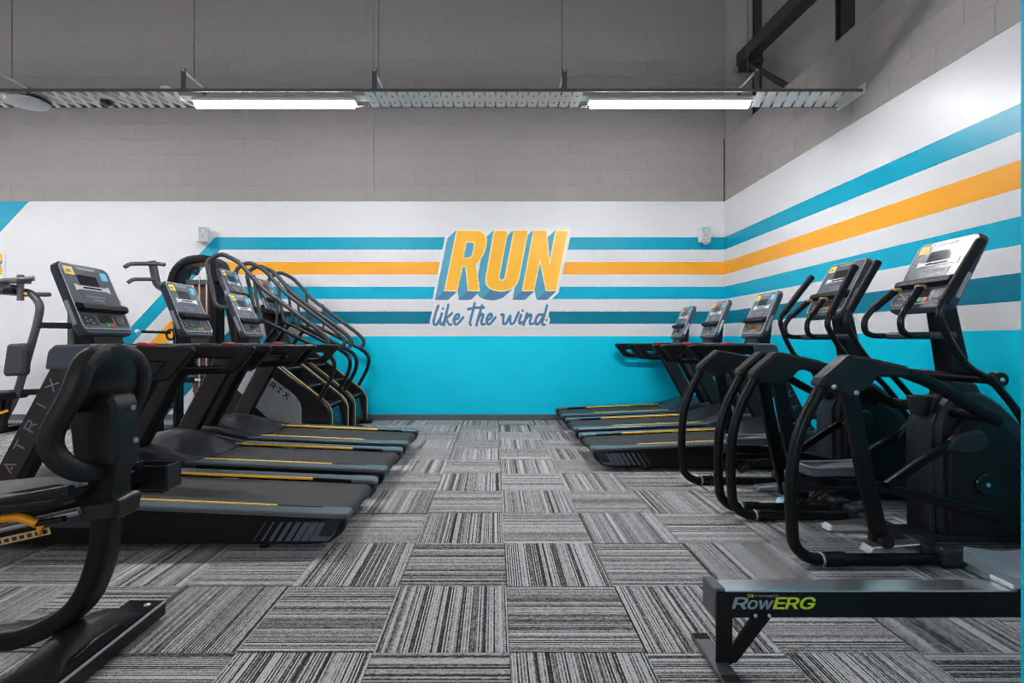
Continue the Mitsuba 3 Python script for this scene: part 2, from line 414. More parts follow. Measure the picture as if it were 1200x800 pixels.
# right wall: painted, then a blockwork band, then a set-back metal skin behind the steel frame
struct('wall_right', slab(RIGHT, RIGHT + .2, FRONT - .2, BACK, 0, Z_WHITE), 'm_right_paint')
struct('wall_right__blockwork_backing', slab(RIGHT + .003, RIGHT + .2, FRONT - .2, BACK, Z_WHITE, Z_BAND), 'm_mortar')
right_b = []
for c in range(4):
    z0 = Z_WHITE + .004 + .219 * c
    for a, b in course_blocks(FRONT, BACK - .006, 0.225 * (c % 2)): right_b.append((a, b, z0, z0 + .2145))
far_b = []
for a, b, z0, z1 in right_b:
    m = box(RIGHT + rng.uniform(0, .0012), RIGHT + .03, a, b, z0, z1, .0022)
    if b > 3.0: scene[numbered('wall_right__block', scene)] = shape(m, 'm_block', False)
    else: far_b.append(m)
add('wall_right__far_blocks', cat(far_b), 'm_block', False, kind='stuff')
add('wall_right__coping', box(RIGHT - .002, RIGHT + .36, FRONT, BACK, Z_BAND, Z_BAND + .02, .004), 'm_block', False)
struct('wall_right__cladding', slab(OUT, OUT + .1, FRONT - .2, BACK + .2, 0, CEIL), 'm_cladding')
add('wall_right__cladding_flashing', box(OUT - .03, OUT, FRONT, BACK, Z_BAND + .22, Z_BAND + .30, .004), 'm_cladding', False)
struct('wall_right__corner_trim', box(RIGHT - .012, RIGHT + .012, BACK - .012, BACK + .012, Z_WHITE, Z_BAND + .02, .003), 'm_steel_dark')
struct('wall_left', slab(LEFT - .2, LEFT, FRONT - .2, BACK + .2, 0, CEIL), 'm_white_paint')
struct('wall_front', slab(LEFT - .2, OUT + .1, FRONT - .2, FRONT, 0, CEIL), 'm_white_paint')
struct('ceiling', slab(LEFT - .2, OUT + .1, FRONT - .2, BACK + .2, CEIL, CEIL + .1), 'm_ceiling')
add('baseboard_back', box(LEFT, RIGHT, BACK - .014, BACK, 0, .085, .003), 'm_baseboard', False, kind='structure')
add('baseboard_right', box(RIGHT - .014, RIGHT, FRONT, BACK - .014, 0, .085, .003), 'm_baseboard', False, kind='structure')
# teal end of the partition that cuts the edge of the picture
struct('wall_partition', slab(1.2965, 1.66, 1.14, 1.24, 0, 3.1), 'm_teal_paint')

# steel frame above the band
def h_column(x, y, w=.2, d=.16, z0=Z_BAND + .02, z1=CEIL):
    return cat(box(x - w / 2, x + w / 2, y - d / 2, y - d / 2 + .014, z0, z1, .002), box(x - w / 2, x + w / 2, y + d / 2 - .014, y + d / 2, z0, z1, .002),
               box(x - .006, x + .006, y - d / 2 + .01, y + d / 2 - .01, z0, z1, 0))
add('column', h_column(3.73, BACK - .14, .09, .09), 'm_steel_dark', False, kind='structure')
add('column', h_column(3.62, 5.20, .14, .10), 'm_steel_dark', False, kind='structure')
brace_at = np.array([3.52, BACK - .14, 5.13])
def brace(p0, p1, w, h): return sweep([p0, p1], rrect(w, h, .006, 2), (1, 0, 0))
lab = dict(kind='structure')
add('beam', brace(brace_at, (3.52, 1.0, 4.72), .17, .17), 'm_steel_dark', **lab)
add('beam', brace(brace_at, (3.52, 5.92, Z_BAND + .05), .06, .06), 'm_steel_dark', **lab)
add('beam__gusset', prism([(BACK - .33, 5.0), (BACK - .05, 5.0), (BACK - .05, 5.25), (BACK - .3, 5.25)], 3.50, 3.72, 'x', .002), 'm_steel_dark', False)

# ================================================================== lights, cable tray and what hangs on it
TY_N, TY_F, TZ = 4.54, 4.85, 3.40
L_AT = [-2.045, 1.63]
def strip_light(x, y, z, label, group='strip lights under the cable tray', half=.735):
    p = Proto()
    p.add('housing', prism([(y - .055, z), (y - .045, z + .034), (y + .045, z + .034), (y + .055, z)], x - half - .02, x + half + .02, 'x', .003), 'm_white_plastic')
    root = p.place('strip_light', label=label, category='strip light', group=group)
    d = prism(rnd([(y - .052, z - .001), (y - .045, z - .035), (y - .02, z - .052), (y + .02, z - .052), (y + .045, z - .035), (y + .052, z - .001)], .01, 2), x - half, x + half, 'x', .004)
    s = shape(d, 'm_lamp', False)
    s['emitter'] = {'type': 'area', 'radiance': rgb(*[LAMP * c for c in LAMP_TINT])}
    scene[f'{root}__diffuser'] = s; labels[f'{root}__diffuser'] = {'label': 'glowing white diffuser'}
YM = (TY_N + TY_F) / 2
strip_light(L_AT[0], YM, TZ - .038, 'glowing white strip light under the cable tray, above the stair climbers')
strip_light(L_AT[1], YM, TZ - .038, 'glowing white strip light under the cable tray, beside the corner with the steel frame')
for x, l in ((-5.72, 'next strip light along the cable tray, past the white access point'), (-9.2, 'last strip light at the far end of the cable tray')):
    strip_light(x, YM, TZ - .038, l, 'strip lights of the rest of the room')
for y in (-6.2,):
    for x, l in ((-5.72, 'by the plain white wall'), (-2.045, 'over the middle of the floor'), (1.63, 'by the striped side wall')):
        strip_light(x, y, TZ - .038, 'strip light of the second row behind the camera, ' + l, 'strip lights of the rest of the room')

p = Proto()
X0T, X1T = -9.8, RIGHT - .01
for y in (TY_N, TY_F):
    p.add('side_flange', box(X0T, X1T, y - .004, y + .004, TZ - .012, TZ + .016, .002), 'm_tray_dark', False)
def rung(x, slant=0.0, w=.055):
    q = [(x - w / 2 - slant, TY_N), (x + w / 2 - slant, TY_N), (x + w / 2 + slant, TY_F), (x - w / 2 + slant, TY_F)]
    return prism(q, TZ - .008, TZ - .002, 'z', .001)
x = X1T - .06
while x > -4.75:
    sec = 0 if -1.30 < x < .90 else 1 if x > .9 else 2
    if not any(abs(x - l) < .81 for l in L_AT):
        if sec == 0:
            r = p.add('rung', rung(x, 0, .086), 'm_steel_tray', False)
            for t in (.3, .7):
                yy = TY_N + t * (TY_F - TY_N)
                p.add(r + '__slot', cyl((x, yy, TZ - .010), (x, yy, TZ - .006), .010, 10, .0005), 'm_text_dark')
        elif sec == 1: p.add('rung', rung(x, .05, .078), 'm_steel_tray', False)
        else:
            p.add('rung', rung(x, .06, .036), 'm_steel_tray', False)
            p.add('rung', put(rung(x, -.06, .036), trimesh.transformations.translation_matrix((0, 0, -.004))), 'm_steel_tray', False)
    x -= .10
p.add('lid_rail', box(X0T, X1T, TY_N + .1, TY_F - .1, TZ + .001, TZ + .004, .001), 'm_steel_tray', False)
p.add('end_plate', box(RIGHT - .012, RIGHT - .001, TY_N - .03, TY_F + .03, TZ - .03, TZ + .055, .002), 'm_steel_tray', False)
for i, hx in enumerate((-4.5, -2.80, -1.08, .63, 2.36)):
    h = p.add('hanger', box(hx - .022, hx + .022, TY_N - .012, TY_N - .004, TZ - .01, TZ + .19, .002), 'm_gun', False)
    p.add('hanger', box(hx - .022, hx + .022, TY_F + .004, TY_F + .012, TZ - .01, TZ + .19, .002), 'm_gun', False)
    p.add(h + '__rod', cyl((hx, TY_N - .02, TZ + .175), (hx, TY_F + .02, TZ + .175), .012, 10), 'm_silver')
    p.add(h + '__wire', cyl((hx, YM, TZ + .17), (hx, YM, CEIL), .0035, 8, 0), 'm_gun')
p.add('junction_box', rbox(-3.07, -2.97, YM - .1, YM + .02, TZ + .005, TZ + .085, .03), 'm_white_plastic')
p.place('cable_tray', label='long galvanised cable tray hung on thin wires across the hall', category='cable tray')

p = Proto()
cx = px_x(130, YM)
p.add('base', cyl((cx, YM - .05, TZ - .0125), (cx, YM - .05, TZ - .048), .075, 24, .006), 'm_white_plastic')
p.add('dome', sphere((cx, YM - .05, TZ - .052), (.055, .055, .037), 3), 'm_screen')
p.place('dome_camera', label='small white dome security camera with a dark lens under the cable tray', category='security camera')
p = Proto()
cx = px_x(38, YM)
prof = [(.001, .0), (.09, .0), (.15, -.01), (.175, -.024), (.16, -.04), (.10, -.055), (.001, -.06)]
an = np.arange(28) * 2 * np.pi / 28
p.add('cover', loft([[(cx + r * math.cos(a), YM - .05 + .9 * r * math.sin(a), TZ - .035 + z) for a in an] for r, z in prof]), 'm_white_plastic')
p.add('bracket', box(cx - .13, cx + .13, YM - .12, YM + .06, TZ - .038, TZ - .0125, .004), 'm_text_dark', False)
p.place('wifi_access_point', label='white disc shaped wireless access point under the cable tray', category='access point')

# loudspeakers on the back wall
def speaker(cx, cz, yaw, label):
    p = Proto()
    body = prism(rnd([(-.062, -.05), (.062, -.05), (.085, .055), (-.085, .055)], .014, 3), -.105, .105, 'z', .008)
    ring = sweep([(.04 * math.cos(a), -.0525, -.02 + .04 * math.sin(a)) for a in np.arange(20) * 2 * np.pi / 20], circ(.003, 6), (0, 1, 0), closed=True)
    p.add('cabinet', body, 'm_white_plastic')
    p.add('grille', box(-.05, .05, -.054, -.049, -.095, .095, .003), 'm_light_grey', False)
    p.add('woofer_ring', ring, 'm_white_plastic')
    p.add('tweeter', cyl((0, -.056, .055), (0, -.050, .055), .014, 14, .001), 'm_white_plastic')
    p.add('bracket', cat(box(-.03, .03, .05, .135, -.02, .02, .004), box(-.02, .045, -.02, .03, -.135, -.104, .006)), 'm_light_grey', False)
    p.place('wall_speaker', T().translate([cx, BACK - .14, cz]).rotate([0, 0, 1], yaw), label=label, category='speaker', group='speakers on the back wall')
speaker(px_x(235.5, 7.1), 1.137 + (400 - 274.5) / FOCAL * 7.1, 25, 'small white wall speaker above the bend of the teal stripe')
speaker(px_x(828, 7.1), 1.137 + (400 - 274) / FOCAL * 7.1, -6, 'small white wall speaker on the top teal stripe near the room corner')

# ================================================================== the RUN sign
ZS = 462.4                                        # drawing units per metre
def sgn(q): return [((500 + a / 5.7167 - 579.5) * BACK / FOCAL, EYE + (400 - 260 - b / 5.7167) * BACK / FOCAL) for a, b in q]
def arc(pts, n=6):
    return [tuple((1 - t) ** 2 * np.array(pts[0]) + 2 * t * (1 - t) * np.array(pts[1]) + t * t * np.array(pts[2])) for t in np.linspace(0, 1, n)]
R_out = [(200, 55)] + arc([(330, 55), (402, 56), (404, 128)]) + arc([(402, 150), (388, 235), (334, 284)]) + [(357, 465), (276, 465), (259, 300), (243, 300), (206, 465), (117, 465)]
R_in = [(268, 140)] + arc([(302, 140), (320, 140), (316, 160)], 4) + arc([(308, 205), (302, 238), (282, 238)], 4) + [(250, 238)]
U_out = [(450, 55), (547, 55), (489, 368)] + arc([(489, 368), (489, 388), (502, 388)], 4) + arc([(502, 388), (518, 388), (522, 368)], 4) + [(582, 55), (683, 55), (619, 385)] + arc([(619, 385), (596, 468), (492, 468)], 7) + arc([(492, 468), (380, 462), (394, 370)], 7)
N_out = [(714, 55), (806, 55), (823, 250), (862, 55), (953, 55), (868, 465), (797, 465), (758, 276), (720, 465), (636, 465)]
faces = {'R': Polygon(R_out, [R_in]).buffer(0), 'U': Polygon(U_out).buffer(0), 'N': Polygon(N_out).buffer(0)}
DX, DY = -61, 57
def swept(poly):
    quads = [poly, affinity.translate(poly, DX, DY)]
    low = []
    for ring in [poly.exterior, *poly.interiors]:
        c = list(ring.coords)
        for (ax, ay), (bx, by) in zip(c[:-1], c[1:]):
            q = Polygon([(ax, ay), (bx, by), (bx + DX, by + DY), (ax + DX, ay + DY)])
            if q.area < .5: continue
            quads.append(q.buffer(.2))
            if abs(by - ay) < .55 * abs(bx - ax) and ay > 330: low.append(q.buffer(.2))
    return unary_union(quads), unary_union(low)
script = [[(78, 562), (58, 620), (46, 668), (50, 688), (66, 690), (86, 655)], [(103, 612), (90, 655), (90, 684), (104, 688), (118, 665)], [(110, 580), (111, 583)],
          [(146, 556), (128, 630), (116, 692)], [(170, 612), (146, 634), (127, 650), (140, 668), (152, 688), (166, 686)], [(180, 660), (208, 648), (220, 630), (212, 615), (194, 626), (182, 655), (188, 684), (206, 686), (245, 640)],
          [(322, 545), (304, 620), (288, 680), (296, 690)], [(280, 584), (330, 574), (384, 574)], [(372, 560), (350, 630), (334, 692)], [(340, 660), (358, 625), (376, 614), (380, 630), (366, 668), (370, 688), (388, 684)],
          [(400, 662), (428, 648), (438, 628), (430, 612), (412, 626), (400, 655), (406, 684), (424, 686), (460, 640)],
          [(500, 622), (516, 620), (512, 655), (514, 684), (530, 684), (548, 650), (562, 622), (558, 660), (564, 686), (582, 680), (602, 640), (616, 606)], [(632, 622), (620, 660), (622, 684), (640, 672)], [(642, 592), (643, 595)],
          [(672, 612), (660, 655), (648, 690)], [(655, 664), (676, 632), (698, 616), (700, 634), (690, 668), (694, 688), (712, 680)],
          [(776, 622), (752, 618), (732, 645), (726, 676), (738, 690), (758, 672), (778, 635)], [(806, 560), (790, 620), (772, 672), (776, 690), (790, 688)], [(802, 656), (803, 657)]]
strokes = []
for k, s in enumerate(script):
    pts = fillet(np.array(s, float), 14, 4) if len(s) > 2 else np.array(s, float)
    strokes.append(LineString(pts).buffer(8.6 if len(s) > 2 else 7.5, quad_segs=4))
words = [strokes[0:6], strokes[6:11], strokes[11:19]]
def ext2(poly, y0, y1, min_area=2):
    """Drawing polygons to a slab on the back wall between the depths y0 > y1 (y1 nearer to the room)."""
    out = []
    for g in getattr(poly, 'geoms', [poly]):
        if g.geom_type != 'Polygon' or g.area < min_area: continue
        g = g.simplify(.4)
        out.append(prism(sgn(list(g.exterior.coords)[:-1]), y1, y0, 'y', 0, [sgn(list(h.coords)[:-1]) for h in g.interiors if Polygon(h).area > 4]))
    return cat(out)
sw = {k: swept(v) for k, v in faces.items()}
board = unary_union([v[0] for v in sw.values()] + strokes).buffer(17, quad_segs=6).buffer(32).buffer(-32)
board = Polygon(board.exterior) if board.geom_type == 'Polygon' else unary_union([Polygon(g.exterior) for g in board.geoms])
p = Proto()
p.add('board', ext2(board, BACK, BACK - .012), 'm_sign_white', False)
order = ['N', 'U', 'R']
for k, ch in enumerate(['R', 'U', 'N']):
    over = unary_union([faces[o] for o in faces if o != ch])
    b = p.add('letter', ext2(faces[ch], BACK - .012, BACK - .0185 - .0002 * k), 'm_sign_cream', False, label=f'orange letter {ch} with cream outline and blue side')
    p.add(b + '__face', ext2(faces[ch].buffer(-7.5, join_style=2), BACK - .0186, BACK - .0200), 'm_sign_orange', False)
    earlier = unary_union([sw[o][0] for o in ['R', 'U', 'N'][k + 1:]]) if k < 2 else Polygon()
    side = sw[ch][0].difference(over.buffer(1))
    if k: side = side.difference(unary_union([sw[o][0] for o in ['R', 'U', 'N'][:k]]).buffer(.5))
    p.add(b + '__side', ext2(side, BACK - .012, BACK - .0155), 'm_sign_blue', False)
    low = sw[ch][1].difference(over.buffer(1)).intersection(side.buffer(.3)).difference(faces[ch])
    p.add(b + '__underside', ext2(low, BACK - .0156, BACK - .0165), 'm_sign_navy', False)
for w in words:
    p.add('script_word', ext2(unary_union(w), BACK - .012, BACK - .0145), 'm_sign_navy', False)
p.place('wall_sign', label='RUN like the wind sign in orange and blue letters on the striped back wall', category='sign')

# the next sign along, of which the photograph shows only the end
def sgn0(q): return [(px_x(a), EYE + (400 - b) * BACK / FOCAL) for a, b in q]
p = Proto()
p.add('board', prism(rnd(sgn0([(-120, 295), (6.5, 295), (6.5, 336), (2, 345), (-6, 350), (-120, 350)]), .03, 4), BACK - .012, BACK, 'y', .001), 'm_sign_white', False)
p.add('letter', prism(sgn0([(-20, 297.5), (3.8, 297.5), (3.8, 305), (-1, 310.5), (3.0, 313), (3.0, 322), (-1, 323), (-1, 331), (3.6, 331), (3.6, 336), (-3, 340), (-20, 340)]), BACK - .018, BACK - .012, 'y', .0005), 'm_sign_orange', False)
p.add('letter_shade', cat(prism(sgn0([(3.8, 305.5), (3.8, 308), (-1, 313), (-2, 311)]), BACK - .017, BACK - .012, 'y', .0002), prism(sgn0([(3.8, 336), (3.8, 340), (-3, 346), (-5, 343)]), BACK - .017, BACK - .012, 'y', .0002)), 'm_sign_navy', False)
p.place('wall_sign', label='end of an orange lettered sign on the plain white wall past the slanting teal stripe', category='sign')
# ================================================================== consoles shared by the machines
def console(p, O, right, lean, W=.40, H=.43, D=.055, sticker_blue=True):
    """A display console: O bottom middle of its face, 'right' the user's right, the face leaning back by 'lean' degrees."""
    a = np.asarray(right, float); l = math.radians(lean)
    away = np.cross((0, 0, 1.0), a)                       # horizontal, from the user to the console
    b = math.sin(l) * away + math.cos(l) * np.array((0, 0, 1.0)); c = np.cross(a, b)
    M = frame_mat(O, a, b, c)
    r = p.add('console', put(prism(rnd([(-W / 2 + .02, -.03), (W / 2 - .02, -.03), (W / 2 + .004, .01), (W / 2 - .004, H - .02), (W / 2 - .03, H + .012), (-W / 2 + .03, H + .012), (-W / 2 + .004, H - .02), (-W / 2 - .004, .01)], .03, 4), -D, 0, 'z', .012), M), 'm_slate_dark')
    def P(name, x0, x1, y0, y1, h, m, label=None, rr=.004, c=.001, poly=None, z0=-.002):
        q = poly if poly is not None else rnd([(x0, y0), (x1, y0), (x1, y1), (x0, y1)], rr, 3)
        return p.add(f'{r}__{name}', put(prism(q, z0, h, 'z', c), M), m, 25, label)
    hw = W / 2
    P('face_plate', 0, 0, 0, 0, .0025, 'm_face', poly=rnd([(-hw + .02, .012), (hw - .02, .012), (hw - .014, .03), (hw - .018, H - .02), (hw - .04, H - .004), (-hw + .04, H - .004), (-hw + .018, H - .02), (-hw + .014, .03)], .015, 3))
    rim = [(-hw + .017, .010), (hw - .017, .010), (hw - .009, .03), (hw - .014, H - .02), (hw - .038, H - .001), (-hw + .038, H - .001), (-hw + .014, H - .02), (-hw + .009, .03)]
    rp = rnd(rim, .018, 3)
    p.add(f'{r}__rim', put(sweep(np.c_[rp, np.full(len(rp), .0015)], circ(.0028, 6), (0, 0, 1), closed=True), M), 'm_band', 40, 'thin silver rim')
    P('handle_recess', 0, 0, 0, 0, .004, 'm_grey_plastic', poly=[(-.085, H - .012), (.085, H - .012), (.06, H - .034), (-.06, H - .034)], label='pale grip recess along the top')
    P('display', -.085, .065, H * .69, H * .845, .004, 'm_screen', 'dark display window')
    P('panel', 0, 0, 0, 0, .0035, 'm_slate', poly=[(-.09, H * .36), (.09, H * .36), (.11, H * .56), (-.11, H * .56)])
    P('band', 0, 0, 0, 0, .0055, 'm_band', 'bright bow tie shaped band', poly=[(-.135, H * .59), (-.10, H * .615), (.10, H * .615), (.135, H * .59), (.135, H * .70), (.10, H * .675), (-.10, H * .675), (-.135, H * .70)])
    P('band_slot', -.075, .07, H * .632, H * .66, .0065, 'm_screen')
    P('sticker', -hw + .035, -hw + .105, H * .83, H * .955, .0042, 'm_sticker_yellow', 'yellow sticker')
    P('sticker', -hw + .05, -hw + .085, H * .865, H * .91, .0048, 'm_sticker_blue' if False else 'm_grey_plastic', 'small printed square on the yellow sticker')
    if sticker_blue: P('sticker', hw - .095, hw - .04, H * .80, H * .93, .0042, 'm_sticker_blue', 'light blue sticker')
    for i in range(7):
        P('legend', -.075 + i * .022, -.059 + i * .022, H * .50, H * .53, .0045, 'm_grey_plastic', rr=.002)
    for i in range(4): P('legend', -.03 + i * .022, -.016 + i * .022, H * .455, H * .475, .0045, 'm_keydot', rr=.002)
    sh = [(H * .27, .0), (H * .265, .03), (H * .285, .042), (H * .345, .042), (H * .38, .028), (H * .405, .0)]
    shelf = prism(sh, -hw + .012, hw - .012, 'x', .012)
    p.add(f'{r}__shelf', put(shelf, M), 'm_black_matt', 30, 'black reading shelf across the console')
    P('keypad', 0, 0, 0, 0, .004, 'm_key', poly=rnd([(-hw + .028, .035), (-.065, .03), (-.085, H * .21), (-hw + .024, H * .225)], .006, 2))
    P('keypad', 0, 0, 0, 0, .004, 'm_key', poly=rnd([(.085, .03), (hw - .028, .035), (hw - .024, H * .225), (.07, H * .21)], .006, 2))
    P('display', -.055, .055, H * .105, H * .235, .004, 'm_screen', 'lower display window')
    P('button', -.012, .022, .022, .048, .006, 'm_green', 'green start button')
    P('button', .026, .058, .022, .048, .006, 'm_red', 'red stop button')
    for i in range(3):
        for j in range(4): P('key', .095 + i * .022, .108 + i * .022, .042 + j * .014, .050 + j * .014, .0055, 'm_keydot', rr=.002)
    for x, y in ((-.155, .05), (-.155, .075), (-.125, .06), (-.11, .04)): P('key', x, x + .014, y, y + .009, .0055, 'm_keydot', rr=.002)
    for s in (-1, 1):        # pale rating labels on the lower flanks
        p.add(f'{r}__rating_label', put(box(s * (hw + .0015) - .002, s * (hw + .0015) + .002, .045, .045 + .15, -.040, -.016, .0005), M), 'm_light_grey', False, 'pale printed label on the flank')
    return r

# ================================================================== treadmills (local x runs from the rear edge to the front)
def make_treadmill():
    p = Proto()
    zt = lambda u: .200 + .043 * u
    # deck
    p.add('belt', cat(prism([(.055, zt(.05) - .022), (1.62, zt(1.62) - .022), (1.62, zt(1.62) - .04), (.055, zt(.05) - .055)], -.265, .265, 'y', .002), cyl((.06, -.262, zt(.05) - .060), (.06, .262, zt(.05) - .060), .039, 22)), 'm_belt')
    p.add('deck_frame', prism([(.09, .06), (2.05, .06), (2.05, .20), (.10, .15)], -.30, .30, 'y', .004), 'm_black_matt', False)
    for s in (-1, 1):
        side = prism(rnd([(.03, zt(0) - .022), (.0, .15), (.02, .10), (.10, .045), (.22, .038), (2.06, .038), (2.13, .10), (2.12, .28), (1.45, zt(1.45) - .022)], .02, 3), s * .335, s * .385, 'y', .006)
        k = p.add('side_cover', side, 'm_black')
        for i in range(8):
            w = .006 + .0062 * i; u0 = .50 - .0485 * i
            q = [(u0, .055), (u0 + w, .055), (u0 + w - .065, .158), (u0 - .065, .158)]
            if i == 7: q = rnd([(.10, .055), (.205, .055), (.140, .158), (.062, .158), (.062, .095)], .012, 3)
            p.add(f'{k}__vent_slat', prism(q, s * .3845, s * .3885, 'y', .001), 'm_slate', False)
        u0, u1 = .16, 1.46
        def strip(y0, y1, z0, z1, ua, ub, c=.003):
            y0, y1 = min(s * y0, s * y1), max(s * y0, s * y1)
            R = [[(u, y0, zt(u) + z0), (u, y1, zt(u) + z0), (u, y1, zt(u) + z1 - c), (u, y1 - c, zt(u) + z1), (u, y0 + c, zt(u) + z1), (u, y0, zt(u) + z1 - c)] for u in (ua, ub)]
            return loft(R)
        k = p.add('side_rail', strip(.285, .393, -.024, .0, u0, u1, .008), 'm_rail', 30, 'blue grey foot rail')
        p.add(f'{k}__accent_strip', strip(.270, .286, -.0125, .0015, .42, 1.43), 'm_yellow', 30, 'yellow edge strip')
        p.add(f'{k}__inner_edge', cat(strip(.271, .286, -.032, -.0126, .16, 1.43), strip(.271, .286, -.0126, .0, .16, .418)), 'm_black', 30)
        for i in range(3):
            q = .92 + .035 * i
            p.add(f'{k}__mark', prism([(q, s * .262 - .004), (q + .012, s * .262 - .004), (q + .026, s * .262 + .006), (q + .014, s * .262 + .006)], zt(q) - .026, zt(q) - .0195, 'z', 0), 'm_white_plastic', False)
        cap = prism(rnd([(.0, s * .27), (-.012, s * .30), (.0, s * .375), (.035, s * .396), (.17, s * .396), (.17, s * .27)], .02, 3), 0, .03, 'z', .008)
        cap.vertices[:, 2] += zt(0) - .028 + .043 * cap.vertices[:, 0]
        low = prism(rnd([(-.004, s * .285), (-.004, s * .365), (.03, s * .39), (.12, s * .39), (.12, s * .285)], .02, 3), .075, zt(0) - .024, 'z', .008)
        lowv = low.vertices; lowv[:, 0] += np.clip((.15 - lowv[:, 2]) / .075, 0, 1) * .05
        k2 = p.add('end_cap', cap, 'm_rail', 30, 'blue grey rear end cap')
        p.add(f'{k2}__bumper', low, 'm_shroud')
    # motor hood with its swept wings
    us, ws = np.linspace(1.38, 2.13, 26), np.linspace(-.392, .392, 33)
    prof_u, prof_z = [1.38, 1.46, 1.55, 1.65, 1.75, 1.85, 1.95, 2.05, 2.10, 2.13], [.0, .018, .045, .085, .118, .128, .112, .07, .03, -.03]
    def hz(u, w):
        t = abs(w) / .392
        b = np.interp(u, prof_u, prof_z)
        k = 1 - .55 * t ** 3
        edge = -.02 * max(0, (t - .93) / .07) ** 2
        wing = .006 if t > .70 else -.016 * (1 if u < 1.46 else max(0, 1 - (u - 1.46) / .15))
        return zt(u) + b * k + edge + wing
    top = np.array([[(u, w, hz(u, w)) for w in ws] for u in us]); ring = []
    for i, u in enumerate(us): ring.append(np.vstack([top[i], [(u, ws[-1], .13), (u, ws[0], .13)]]))
    p.add('motor_hood', loft(ring), 'm_hood', 50)
    for s in (-1, 1):
        # leaning uprights with lettering
        k = p.add('upright', prism([(1.43, .99), (1.635, .99), (2.055, .19), (1.870, .19)], s * .295, s * .355, 'y', .010), 'm_black', 30)
        p.add(f'{k}__outer_plate', prism([(1.488, .985), (1.632, .985), (2.045, .20), (1.918, .20)], s * .350, s * .360, 'y', .003), 'm_upright', False)
        p.add(f'{k}__inner_plate', prism([(1.445, .985), (1.625, .985), (2.04, .20), (1.880, .20)], s * .290, s * .300, 'y', .003), 'm_upright', False)
        a = np.array((-.465, 0, .885))
        # letters climb the upright; seen from outside
        out = np.array((0, s, 0)); up = np.cross(out, a)
        O = np.array((1.765, s * .3595, .62))
        for t, ch in zip(np.linspace(-.315, .315, 6), 'MATRIX'):
            g = plain_letter(ch, .058, .0012, .155, 1.05)
            g.vertices[:, 1] -= .029
            p.add(f'{k}__letter', put(g, frame_mat(O + a * t, a, up, out)), 'm_text_grey', False)
            if ch == 'A': p.add(f'{k}__dot', put(cyl((0, -.018, 0), (0, -.018, .002), .008, 12, .0005), frame_mat(O + a * t, a, up, out)), 'm_red', False, 'small red dot')
        p.add('upright_cap', prism(rnd([(1.65, .985), (1.635, 1.085), (1.60, 1.118), (1.40, 1.124), (1.43, .985)], .015, 3), s * .275, s * .378, 'y', .012), 'm_slate', 30)
        outer = rnd([(.855, 1.108), (.838, 1.085), (.965, .935), (1.00, .918), (1.43, .905), (1.50, .985), (1.46, 1.11)], .022, 4)
        hole = rnd([(.985, 1.022), (1.05, .962), (1.40, .955), (1.41, 1.022)], .015, 3)
        p.add('handrail', prism(outer, s * .328, s * .372, 'y', .010, [hole]), 'm_black', 30)
        p.add('front_foot', cyl((1.95, s * .28, 0), (1.95, s * .28, .07), .03, 14), 'm_rubber')
        f = p.add('rear_foot', cyl((.47, s * .33, 0), (.47, s * .33, .02), .022, 14), 'm_rubber')
        p.add(f'{f}__stud', cyl((.47, s * .33, .018), (.47, s * .33, .07), .009, 10), 'm_silver')
    p.add('dashboard', prism(rnd([(1.28, 1.075), (1.34, 1.045), (1.60, 1.03), (1.63, 1.085), (1.60, 1.118), (1.36, 1.112)], .012, 3), -.29, .29, 'y', .010), 'm_black_matt', 30)
    for s in (-1, 1):
        p.add('dashboard__tray', prism(rnd([(1.36, s * .13), (1.56, s * .13), (1.56, s * .27), (1.36, s * .27)], .03, 4), 1.108, 1.122, 'z', .004), 'm_hood')
    k = p.add('dashboard__stop_key', prism(rnd([(1.31, -.05), (1.385, -.05), (1.385, .05), (1.31, .05)], .02, 4), 1.108, 1.130, 'z', .005), 'm_stop', 30, 'red emergency stop key')
    p.add('console_neck', prism([(1.57, 1.10), (1.70, 1.10), (1.72, 1.30), (1.62, 1.30)], -.13, .13, 'y', .012), 'm_black', 30)
    console(p, (1.578, 0, 1.205), (0, -1, 0), 22.7, H=.43)
    return p
tread = make_treadmill()
TREAD_L = [(-.803, 3.115, 'black treadmill on the left row nearest the camera, its rail ends by the open aisle'),
           (-.806, 4.075, 'middle treadmill of the three facing the plain white wall'),
           (-.812, 5.02, 'treadmill beside the stair climbers, farthest of the three facing the plain white wall')]
letters = {k for k in tread.parts if '__letter' in k or k.endswith('__dot')}
for x, y, l in TREAD_L:
    tread.place('treadmill', T().translate([x, y, 0]).rotate([0, 0, 1], 180), label=l.replace(' on the left row nearest the camera, its rail ends by the open aisle', ' with large pale lettering on its leaning upright, next to the recumbent bike'), category='treadmill', group='treadmills facing the plain white wall', skip=() if 'nearest' in l else letters)
TREAD_R = [(.862, 4.80, 'treadmill next to the elliptical trainers, facing the striped side wall'),
           (.866, 5.80, 'middle treadmill of the three facing the striped side wall'),
           (.868, 6.80, 'treadmill against the teal back wall, facing the striped side wall')]
for x, y, l in TREAD_R:
    tread.place('treadmill', T().translate([x, y, 0]), label=l, category='treadmill', group='treadmills facing the striped side wall')

